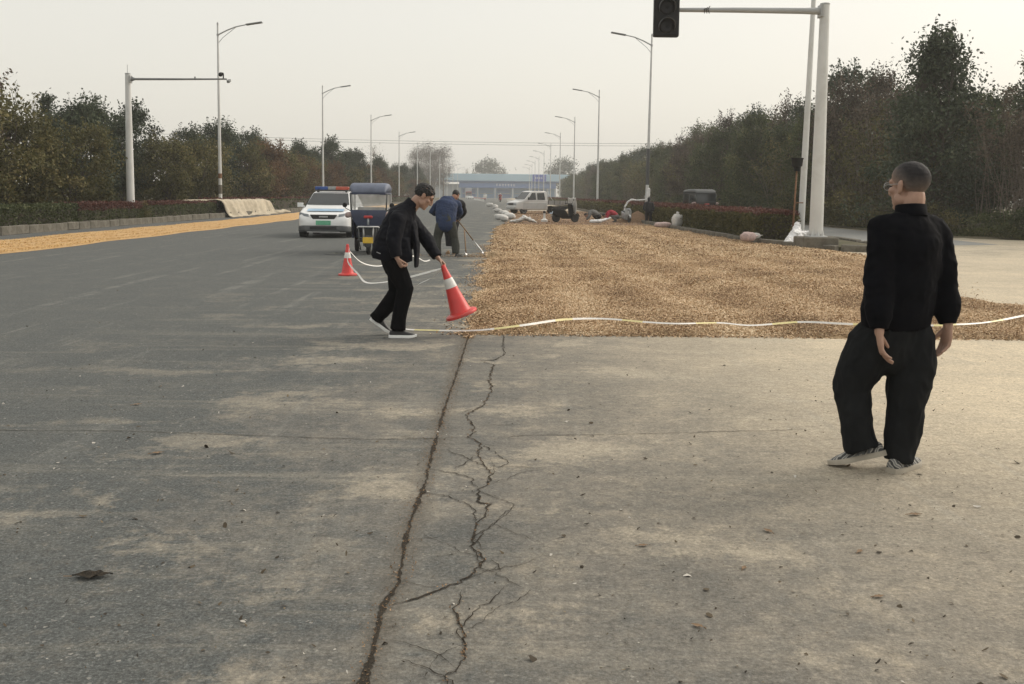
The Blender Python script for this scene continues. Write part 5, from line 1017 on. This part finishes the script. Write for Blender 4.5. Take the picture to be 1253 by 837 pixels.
# covered electric three wheelers
def trike(label, loc, rz, top='navy_top', cover='navy_cover', plate=True, scale=(1, 1, 1), pane='clear_sheet'):
    r_ = thing('covered_tricycle', label, 'tricycle', loc, rz); r_.scale = scale
    mb = MB(); mb.loft([rring(y, hw, a, b, q, 5) for y, hw, a, b, q in ((-.02, .40, 1.53, 1.60, .03), (.10, .47, 1.53, 1.72, .09), (.35, .49, 1.54, 1.785, .11), (1.2, .50, 1.54, 1.785, .11), (1.75, .49, 1.54, 1.74, .09), (1.85, .46, 1.54, 1.62, .03))]); rf = mb.build('roof', top, r_, 50)
    mb = MB(); mb.loft([rring(y, hw, 1.49, 1.545, .02, 2) for y, hw in ((-.03, .42), (.1, .48), (.6, .50), (1.2, .51), (1.86, .48))]); mb.build('roof_valance', cover, rf, 50)
    mb = MB(); mb.grid(lambda u, v: ((u-.5)*2*(.405+.035*v), -.10+.10*v-.05*(1-(2*u-1)**2), 1.10+.40*v), 8, 4); mb.build('windscreen', pane, r_, True)
    ap = MB(); ap.loft([[(x*w_, y-.07*(1-x*x), z) for x in (-1, -.6, 0, .6, 1)]+[(x*w_, y+.10, z) for x in (1, .6, 0, -.6, -1)] for z, w_, y in ((.66, .22, -.12), (.78, .33, -.13), (.95, .41, -.13), (1.08, .44, -.11), (1.11, .43, -.10))]); apr = ap.build('apron', cover, r_, 50)
    mb = MB(); mb.box((0, -.225, .94), (.22, .05, .07)); mb.build('horn_lamp', 'red_paint', apr, None, .02); mb = MB(); mb.tube([(0, -.22, .90), (0, -.24, .74)], .028, 8); mb.build('headlight', 'lamp_glass', apr, True)
    mb = MB(); mb.tube([(-.27, -.12, .67), (-.25, -.2, .70), (.25, -.2, .70), (.27, -.12, .67)], .018, 8); mb.build('crossbar', 'sheet_white', r_, True)
    for s_ in (-1, 1):
        mb = MB(); mb.tube([(s_*.12, -.16, .72), (s_*.11, -.10, .22)], .022, 8); mb.build('fork', 'steel', r_, True)
        mb = MB(); mb.tube([(s_*.24, -.15, .68), (s_*.23, -.08, .30), (s_*.2, 0, .12)], .016, 8); mb.build('guard_bar', 'bumper_grey', r_, True)
        mb = MB(); mb.tube([(s_*.43, -.06, 1.08), (s_*.46, .02, 1.52)], .018, 8); mb.tube([(s_*.48, .75, .45), (s_*.49, .8, 1.55)], .018, 8); mb.tube([(s_*.48, 1.75, .45), (s_*.48, 1.75, 1.55)], .018, 8); mb.build('roof_post', 'bumper_grey', r_, True)
        mb = MB(); mb.grid(lambda u, v: (s_*(.455+.035*u), -.02+.74*u, 1.02+.50*v), 4, 3); mb.build('side_window', pane, r_, True)
        mb = MB(); mb.grid(lambda u, v: (s_*.492, .80+.93*u, 1.0+.52*v), 4, 3); mb.build('rear_side_window', pane, r_, True)
        mb = MB(); mb.tube([(s_*.40, -.02, 1.06), (s_*.57, -.10, 1.16), (s_*.575, -.1, 1.22)], .010, 6); mb.ball((s_*.58, -.10, 1.23), (.06, .03, .06)); mb.build('mirror', 'black_plastic', r_, True)
        mb = MB(); mb.tube([(s_*.34, .02, 1.02), (s_*.52, .05, .98)], [.06, .075], 10, None, True); mb.build('hand_muff', 'pink_cloth', r_, True)
        mb = MB(); mb.box((s_*.46, 1.3, .62), (.05, 1.0, .5)); mb.build('side_panel', cover, r_, None, .01); wheel(r_, (s_*.40, 1.45, .24), .24, .11)
    wheel(r_, (0, -.05, .22), .22, .10); mb = MB(); mb.tube([(0, -.31, .20), (0, -.27, .36), (0, -.12, .47), (0, .10, .44)], [(.075, .012)]*4, 10, (1, 0, 0)); mb.build('mudguard', 'bumper_grey', r_, True)
    if plate: mb = MB(); mb.box((0, -.335, .37), (.255, .014, .145)); mb.build('licence_plate', 'plate_yellow', r_, None, .005)
    mb = MB(); mb.box((0, .45, .34), (.62, 1.1, .05)); mb.build('floor', 'rubber', r_, None, .01); mb = MB(); mb.box((0, .75, .62), (.70, .45, .16)); mb.box((0, .98, .92), (.7, .10, .5), Matrix.Rotation(-.15, 3, 'X')); mb.build('seat', 'dark_cloth', r_, None, .04, seg=2)
    mb = MB(); mb.box((0, 1.40, .60), (.86, .85, .45)); mb.build('rear_box', cover, r_, None, .03); mb = MB(); mb.box((0, .30, .55), (.36, .18, .4)); mb.build('leg_shield', 'bumper_grey', r_, None, .02)
    return r_
trike('navy covered electric tricycle with yellow plate parked before the police car', (-3.38, 24.55, 0), R(4))
trike('dark roofed tricycle on the service road behind the island hedge', (13.1, 64, 0), R(8), 'bumper_grey', 'grille_black', False, (1.55, 1.3, 1.14), 'dark_glass')
# double cab pickup
r_ = thing('pickup_truck', 'silver double cab pickup with low flat bed parked across the husks', 'pickup', (.55, 79.6, 0), R(-60))
mb = MB(); mb.loft([rring(y, hw, a, b, q) for y, hw, a, b, q in ((0, .66, .46, .86, .10), (.06, .78, .36, .96, .12), (.35, .83, .34, 1.03, .10), (.85, .85, .34, 1.10, .08), (2.95, .86, .34, 1.14, .06))]); mb.build('body', 'truck_white', r_, 40)
mb = MB(); mb.loft([gring(*q) for q in ((.62, .80, .79, 1.0, 1.07, .03), (.78, .82, .78, 1.02, 1.13, .04), (1.42, .84, .70, 1.05, 1.80), (1.8, .85, .71, 1.05, 1.87), (2.75, .85, .71, 1.05, 1.87), (2.95, .85, .72, 1.05, 1.78))]); mb.build('cabin', 'truck_white', r_, 40)
quad_panel(r_, 'windscreen', 'dark_glass', [(-.72, .83, 1.19), (.72, .83, 1.19), (.63, 1.40, 1.77), (-.63, 1.40, 1.77)], .014)
for s_ in (-1, 1):
    for y0, y1, yt0, yt1 in ((1.08, 1.84, 1.50, 1.84), (1.98, 2.70, 1.98, 2.66)): quad_panel(r_, 'side_window', 'dark_glass', [(s_*.853, y0, 1.16), (s_*.853, y1, 1.16), (s_*.738, yt1, 1.72), (s_*.745, yt0, 1.70)][::s_], .02)
    mb = MB(); mb.box((s_*.862, 1.5, 1.08), (.012, 2.7, .05)); mb.build('trim_strip', 'sheet_white', r_); mb = MB(); mb.box((s_*.863, 1.75, .66), (.012, 2.2, .5)); mb.build('door_panel', 'car_silver', r_, None, .004)
    mb = MB(); mb.box((s_*.60, .03, .80), (.30, .08, .15)); mb.build('headlight', 'lamp_glass', r_, None, .02); mb = MB(); mb.box((s_*.98, 1.05, 1.25), (.16, .08, .2)); mb.build('mirror', 'black_plastic', r_, None, .02)
    for y in (.72, 4.25): wheel(r_, (s_*.74, y, .33), .33, .19)
    mb = MB(); mb.box((s_*.84, 4.15, .95), (.03, 2.3, .28)); sd = mb.build('bed_side', 'bed_grey', r_)
    for y in (3.02, 3.6, 4.15, 4.7, 5.28): p_ = MB(); p_.box((s_*.865, y, .95), (.02, .05, .30)); p_.build('stake', 'bumper_grey', sd)
mb = MB(); mb.box((0, -.01, .80), (.80, .05, .15)); mb.build('grille', 'grille_black', r_, None, .01); mb = MB(); mb.box((0, 0, .50), (1.45, .14, .2)); mb.build('bumper', 'car_silver', r_, None, .03)
mb = MB(); mb.box((0, 4.15, .79), (1.70, 2.35, .06)); mb.build('bed_floor', 'bed_grey', r_); mb = MB(); mb.box((0, 5.31, .95), (1.7, .03, .28)); mb.build('tailgate', 'bed_grey', r_)
mb = MB(); mb.box((0, 3.1, .52), (.9, 4.2, .22)); mb.build('chassis', 'rubber', r_)
mb = MB()
for s_ in (-1, 1): mb.tube([(s_*.78, 3.02, .95), (s_*.78, 3.02, 1.85)], .025, 6); mb.tube([(s_*.78, 3.02, 1.7), (s_*.78, 3.6, 1.0)], .02, 6)
mb.tube([(-.78, 3.02, 1.85), (.78, 3.02, 1.85)], .025, 6); mb.build('headboard_rail', 'pole_white', r_, True)
# motorcycles
def scooter(label, loc, rz, bodym='black_plastic', quilt=None, box=None, name='motorcycle', cat='motorcycle', s=1., grp=None):
    r_ = thing(name, label, cat, loc, rz, grp); r_.scale = (s, s, s)
    for y in (-.62, .62): wheel(r_, (0, y, .25), .25, .12, 'bumper_grey')
    mb = MB(); mb.loft([rring(y, hw, a, b, .05, 3) for y, hw, a, b in ((-.10, .13, .24, .46), (.10, .18, .22, .68), (.45, .20, .28, .76), (.80, .17, .42, .78), (.98, .10, .55, .76))]); mb.build('body', bodym, r_, 50)
    mb = MB(); mb.loft([rring(y, hw, a, b, .03, 3) for y, hw, a, b in ((.02, .10, .70, .78), (.2, .14, .70, .80), (.6, .14, .73, .84), (.85, .1, .75, .84))]); mb.build('seat', 'dark_cloth', r_, 50)
    mb = MB(); mb.box((0, -.10, .27), (.28, .62, .15)); mb.build('footboard', bodym, r_, None, .02)
    mb = MB(); mb.loft([[(x*w_, y-.08*(1-x*x), z) for x in (-1, -.5, 0, .5, 1)]+[(x*w_, y+.05, z) for x in (1, .5, 0, -.5, -1)] for z, w_, y in ((.26, .16, -.30), (.55, .25, -.38), (.85, .24, -.34), (1.02, .16, -.30))]); mb.build('front_shield', bodym, r_, 50)
    mb = MB(); mb.tube([(0, -.62, .27), (0, -.40, .80), (0, -.33, 1.02)], [.04, .035, .03], 8); mb.build('fork', 'steel', r_, True); mb = MB(); mb.tube([(-.36, -.18, 1.04), (-.2, -.3, 1.05), (.2, -.3, 1.05), (.36, -.18, 1.04)], .017, 8, None, True); mb.build('handlebar', 'rubber', r_, True)
    mb = MB(); mb.tube([(0, -.93, .32), (0, -.80, .50), (0, -.60, .57), (0, -.42, .50)], [(.075, .012)]*4, 10, (1, 0, 0)); mb.build('front_mudguard', bodym, r_, True)
    mb = MB(); mb.tube([(.12, .2, .28), (.15, .5, .30), (.16, .85, .36)], [.03, .045, .05], 8); mb.build('exhaust', 'steel', r_, True); mb = MB(); mb.ball((0, -.44, .93), (.09, .05, .07)); mb.build('headlight', 'lamp_glass', r_, True)
    for q in (-1, 1): mb = MB(); mb.tube([(q*.22, -.29, 1.05), (q*.34, -.30, 1.24)], .008, 6); mb.ball((q*.36, -.30, 1.26), (.06, .015, .04)); mb.build('mirror', 'black_plastic', r_, True)
    if box: mb = MB(); mb.box((0, .93, .55), (.26, .06, .2), Matrix.Rotation(.3, 3, 'X')); mb.build('rear_plate', box, r_, None, .02)
    if quilt: mb = MB(); mb.grid(lambda u, v: ((u-.5)*(.80+.1*math.sin(v*3)), -.42-.12*math.sin(math.pi*u)+.18*v*v-.16*v, .45+.92*v+.02*math.sin(u*14)), 12, 10); o = mb.build('wind_quilt', quilt, r_, True); m_ = o.modifiers.new('thick', 'SOLIDIFY'); m_.thickness = .03
    return r_
scooter('black motorcycle with pale wind quilt parked on the husk edge', (3.45, 55.3, .03), R(118), 'black_plastic', 'sack_white', 'plate_blue')
scooter('small pale scooter parked nose on beside the brown heap', (7.02, 56.3, .03), R(10), 'grey_lens', None, None, 'scooter', 'scooter', .8)
scooter('red scooter ridden away far down the road, nearer of two', (-.93, 216, 0), R(185), 'red_paint', 'reflective_white', None, 'scooter', 'scooter', 1.15)
scooter('red scooter far off beside the white car, smaller of two', (-5.4, 274, 0), R(5), 'red_paint', 'reflective_white', None, 'scooter', 'scooter', 1.15)
J5 = dict(side=(1, 0, 0), neck=(0, .16, 1.36), head=((0, .13, 1.53), R(180), R(5), 1.1),
  torso=[((0, .32, .86), (.17, .15)), ((0, .30, 1.0), (.19, .17)), ((0, .24, 1.2), (.22, .17)), ((0, .18, 1.34), (.15, .12)), ((0, .16, 1.38), (.08, .08))],
  arms={'L': [(-.2, .2, 1.28), (-.3, .0, 1.1), (-.33, -.16, 1.07)], 'R': [(.2, .2, 1.28), (.3, .0, 1.1), (.33, -.16, 1.07)]},
  hands={'L': ((0, -1, 0), (0, 0, -1), (1, 0, 0), 1.1), 'R': ((0, -1, 0), (0, 0, -1), (-1, 0, 0), 1.1)},
  hips=[((0, .34, .92), (.17, .15)), ((0, .32, .84), (.18, .15))],
  legs={'L': [((-.1, .3, .86), .11), ((-.2, -.08, .74), .09), ((-.14, -.12, .33), .07)], 'R': [((.1, .3, .86), .11), ((.2, -.08, .74), .09), ((.14, -.12, .33), .07)]},
  feet={'L': ((-.14, -.03, .30), R(180), 0, 0), 'R': ((.14, -.03, .30), R(180), 0, 0)})
for (x, y, rz, lb, jm) in ((-.93, 216, R(185), 'rider in maroon jacket on the nearer far off scooter', 'maroon'), (-5.4, 274, R(5), 'rider in red jacket on the smaller far off scooter', 'red_cloth')):
    p_ = person(lb, (x, y, 0), J5, dict(skin='skin_tan', jacket=jm, trousers='dark_cloth', shoe='shoe_black', sole='bumper_grey', hair='reflective_white', line=short, hk=1.2), .022, None, rz); p_.scale = (1.15, 1.15, 1.15)
# far white car and a red truck by the gate
r_ = thing('parked_car', 'tiny white car standing before the far gatehouse', 'car', (-11, 330, 0), R(20)); mb = MB(); mb.loft([rring(y, hw, a, b, q) for y, hw, a, b, q in ((0, .7, .3, .7, .1), (.9, .9, .22, .95, .12), (4.2, .9, .22, 1.0, .12), (4.4, .8, .3, .9, .1))]); mb.build('body', 'car_white', r_, 40)
mb = MB(); mb.loft([gring(*q) for q in ((.9, .8, .75, .9, 1.0), (1.7, .85, .65, .9, 1.5), (3.4, .85, .65, .9, 1.52), (4.2, .8, .7, .9, 1.0))]); mb.build('cabin', 'dark_glass', r_, 40)
for x in (-.78, .78):
    for y in (.8, 3.5): wheel(r_, (x, y, .31), .31, .2)
r_ = thing('lorry', 'far red lorry with grey box standing before the gatehouse', 'lorry', (-14.5, 400, 0), R(4)); mb = MB(); mb.loft([rring(y, 1.2, a, b, .15) for y, a, b in ((0, .6, 2.2), (.2, .5, 2.7), (1.8, .5, 2.8))]); mb.build('cab', 'maroon', r_, 40); mb = MB(); mb.box((0, 4.8, 2.6), (2.5, 5.8, 3.2)); mb.build('box_body', 'pillar_grey', r_, None, .05)
mb = MB(); mb.box((0, -.02, 2.0), (1.9, .06, .7)); mb.build('windscreen', 'dark_glass', r_)
for x in (-1, 1):
    for y in (1., 6.): wheel(r_, (x, y, .5), .5, .3)
for i in range(9):
    r_ = thing('marker_post', 'small white marker post along the far carriageway edge', 'post', (-9.2+.55*i, 300-9*i, 0), 0, 'white marker posts far down the road'); mb = MB(); mb.lathe([(.16, 0), (.16, .06), (.07, .1), (.06, .9), (.0, .93)], 10); mb.build('shaft', 'reflective_white', r_, 40); mb = MB(); mb.lathe([(.072, .55), (.072, .75)], 10); mb.build('band', 'red_cone', r_)

# ------------------------------------------------------------------ sacks, cloths, odds and ends
def sack(label, loc, size, rz=0., mat='sack_white', grp=None, lie=True, seed=0):
    r_ = thing('sack', label, 'sack', loc, rz, grp); a, b, c = size; mb = MB(); n, m = 20, 14; V = []
    for i in range(m+1):
        t = math.pi*(.03+.94*i/m)
        for j in range(n):
            an = 2*math.pi*j/n; e = lambda q: math.copysign(abs(q)**.7, q); p = Vector((a*e(math.sin(t))*e(math.cos(an)), b*e(math.sin(t))*e(math.sin(an)), -c*e(math.cos(t))+c)); k = 1+.10*noise.noise(p*(2.2/max(a, b))+Vector((seed, 0, 0)))+.05*noise.noise(p*(6/max(a, b))); V.append((p.x*k, p.y*k, max(0, p.z*k)))
    mb.add(V, [(i*n+j, i*n+(j+1) % n, (i+1)*n+(j+1) % n, (i+1)*n+j) for i in range(m) for j in range(n)]+[tuple(range(n))[::-1], tuple(m*n+j for j in range(n))]); mb.build('bag', mat, r_, True)
    nk = MB()
    if lie: nk.tube([(a*.9, 0, c*.9), (a*1.12, 0, c*1.0), (a*1.35, .02, c*1.15)], [(b*.45, c*.3), (b*.18, c*.2), (b*.5, c*.12)], 10, (0, 1, 0), False)
    else: nk.tube([(0, 0, c*1.85), (0, 0, c*2.1), (.03, 0, c*2.35)], [a*.42, a*.22, a*.30], 10)
    nk.build('tied_neck', mat, r_, True); return r_
for i, (x, y) in enumerate([(-1.89, 125.8), (-.96, 104.8), (-.57, 85.4), (-.06, 75.2), (.12, 69.6), (-.25, 60.2), (.0, 56.6), (.35, 62), (.3, 66)]): sack('white filled sack lying in the row along the husk bed edge', (x, y, .01), (.36*(1+(y > 90)*.3), .24, .17*(1+(y > 90)*.4)), i*1.3, 'sack_white', 'white sacks along the husk edge', True, i)
sack('white sack standing upright against the island kerb', (8.22, 46.6, .1), (.25, .23, .30), .4, 'sack_white', None, False, 4)
sack('slumped pinkish sack beside the upright white sack', (7.6, 46.9, .05), (.42, .25, .13), .3, 'pink_cloth', None, True, 7)
sack('pink bag leaning on the island kerb before the hedge', (7.95, 31.9, .10), (.28, .17, .15), .5, 'pink_cloth', None, True, 9)
sack('small white bag lying behind the pink one on the kerb', (8.28, 32.3, .17), (.17, .13, .10), .2, 'sack_white', None, True, 12)
def cloth(name, label, cat_, loc, pts, rad, mat, vox=.025, amp=.05, rz=0.):
    r_ = thing(name, label, cat_, loc, rz); mb = MB()
    for P, r in zip(pts, rad): mb.tube(P, r, 12, (0, 1, 0) if isinstance(r[0], tuple) else None, True)
    remesh(mb, 'fabric', mat, r_, vox, 2, lambda p: amp*(abs(noise.noise((p[0]*7, p[1]*7, p[2]*9)))*1.4-.35+.5*noise.noise((p[0]*16, p[1]*16, p[2]*16)))); return r_
cloth('white_cloth', 'crumpled white plastic sheet wrapped round the leaning lamp foot', 'cloth', (9.02, 30.6, .05), [[(.40, .9, .62), (.32, .7, .35), (.1, .2, .22), (-.28, -.3, .07)], [(.12, .15, .3), (.5, .35, .36), (.62, .3, .42)], [(.2, .4, .12), (-.05, 0, .1)]], [[.10, .17, .19, .09], [.16, .09, .05], [.22, .2]], 'sheet_white', .02, .05)
cloth('white_cloth', 'flattened pale cloth heap on the husks near the bollard', 'cloth', (1.1, 53.8, .02), [[(-.7, 0, .06), (-.3, 0, .12), (.0, .1, .28), (.3, .1, .16), (.6, 0, .06)]], [[(.16, .08), (.25, .10), (.25, .14), (.22, .10), (.14, .06)]], 'sack_white', .03, .05)
cloth('white_cloth', 'white plastic sheet spread beside the crouching people', 'cloth', (5.3, 54.3, .02), [[(-.45, 0, .10), (0, 0, .12), (.30, .1, .20), (.60, .1, .30)]], [[(.2, .10), (.22, .10), (.15, .06), (.06, .04)]], 'sheet_white', .03, .03)
cloth('white_cloth', 'white twisted sheet slung from the lamp pole to the small scooter', 'cloth', (7.0, 56.6, 0), [[(-.10, 0, .55), (-.06, 0, .90), (.10, 0, 1.20), (.32, 0, 1.34), (.6, .05, 1.30), (.95, .1, 1.32), (1.25, .1, 1.36), (1.30, .1, 1.55), (1.31, .1, 1.95)]], [[.03, .055, .05, .065, .04, .045, .05, .09, .08]], 'sheet_white', .016, .02)
r_ = thing('earth_heap', 'brown heap of sieved soil beside the person in black', 'heap', (7.75, 56.9, 0)); mb = MB(); n = 28
mb.grid(lambda u, v: (1.5*u*math.cos(v*2*math.pi)*(1+.15*math.sin(v*12.5)), .95*u*math.sin(v*2*math.pi), .70*(1-u)**1.15+.06*noise.noise((u*4*math.cos(v*6.283), u*4*math.sin(v*6.283), 1))-.03*u), 14, n); mb.build('soil', 'brown_soil', r_, True)
r_ = thing('bollard', 'short white bollard with black ball top on the husks', 'bollard', (2.28, 55.8, .02)); mb = MB(); mb.lathe([(.19, 0), (.19, .12), (.12, .16), (.065, .2), (.055, .5)], 14); mb.build('post', 'reflective_white', r_, 40); mb = MB(); mb.ball((0, 0, .55), .085); mb.build('ball_top', 'black_plastic', r_, True)
# black bucket upturned on a rusty pole
r_ = thing('bucket_pole', 'rusty pole carrying an upturned black bucket beside the white poles', 'pole', (9.50, 32.25, .12)); mb = MB(); mb.tube([(0, 0, 0), (.03, 0, 1.2), (.07, 0, 2.45)], [.035, .03, .028], 8); mb.build('pole', 'rust', r_, True)
mb = MB(); mb.lathe([(.10, 2.28), (.11, 2.42), (.165, 2.44), (.185, 2.66), (.20, 2.68), (.20, 2.71), (.0, 2.72)], 18, (.07, 0, 0)); mb.build('bucket', 'black_plastic', r_, 40); mb = MB(); mb.tube([(.05, -.04, 1.25), (.30, -.05, 1.25)], .02, 6); mb.build('tie', 'rust', r_)
# long mat thrown over the hedge
r_ = thing('draped_mat', 'long beige ribbed mat draped over the roadside hedge', 'mat', (-16.9, 58.6, 0)); mb = MB()
prof = [(-1.15, .98), (-.7, 1.04), (-.2, 1.05), (.02, .98), (.12, .8), (.2, .55), (.3, .3), (.42, .10), (.62, .035)]
def matf(u, v):
    k = v*(len(prof)-1); i = min(int(k), len(prof)-2); t = k-i; x = prof[i][0]*(1-t)+prof[i+1][0]*t; z = prof[i][1]*(1-t)+prof[i+1][1]*t; y = 12.6*u; rip = .13*math.sin(y*3.4+1.6*math.sin(y*.9)+v*.8)*min(1, v*1.8)+.05*math.sin(y*9.1+v)*min(1, v*2)+.05*noise.noise((y*1.1, v*3, 0))
    return (x+rip+.10*math.sin(y*.8)*v, y+.35*v*math.sin(y*1.3), z+.05*noise.noise((y*.7, v, 3))+.03*math.sin(y*5.3)*(v < .4)-(.25*max(0, u-.9)*10*(1-v)))
mb.grid(matf, 150, 26); o = mb.build('ribbed_sheet', 'mat_beige', r_, True); m_ = o.modifiers.new('thick', 'SOLIDIFY'); m_.thickness = .025
mb = MB(); mb.grid(lambda u, v: (-1.1+.5*v+.05*math.sin(u*20), -3.6+3.8*u, 1.02+.04*math.sin(u*17)+.06*v*(1-v)), 30, 6); o = mb.build('loose_end', 'mat_beige', r_, True); m_ = o.modifiers.new('thick', 'SOLIDIFY'); m_.thickness = .05
mb = MB(); mb.tube([(.5, 12.0, .12), (.7, 13, .10), (.55, 14.2, .16), (.9, 15, .08)], [.16, .14, .16, .06], 10, None, True); mb.build('rolled_end', 'mat_beige', r_, True)

# ------------------------------------------------------------------ evening haze
hz = MB(); hz.box((0, 2000, 13.6), (5000, 4600, 29.4)); h_ = hz.build('haze', None); h_['kind'] = 'stuff'
k = bpy.data.materials.new('haze'); k.use_nodes = True; k.node_tree.nodes.clear(); vo = k.node_tree.nodes.new('ShaderNodeVolumePrincipled'); ou = k.node_tree.nodes.new('ShaderNodeOutputMaterial')
vo.inputs['Color'].default_value = (.9, .9, .89, 1); vo.inputs['Density'].default_value = .0007; vo.inputs['Anisotropy'].default_value = .2; k.node_tree.links.new(vo.outputs[0], ou.inputs['Volume']); h_.data.materials.append(k)
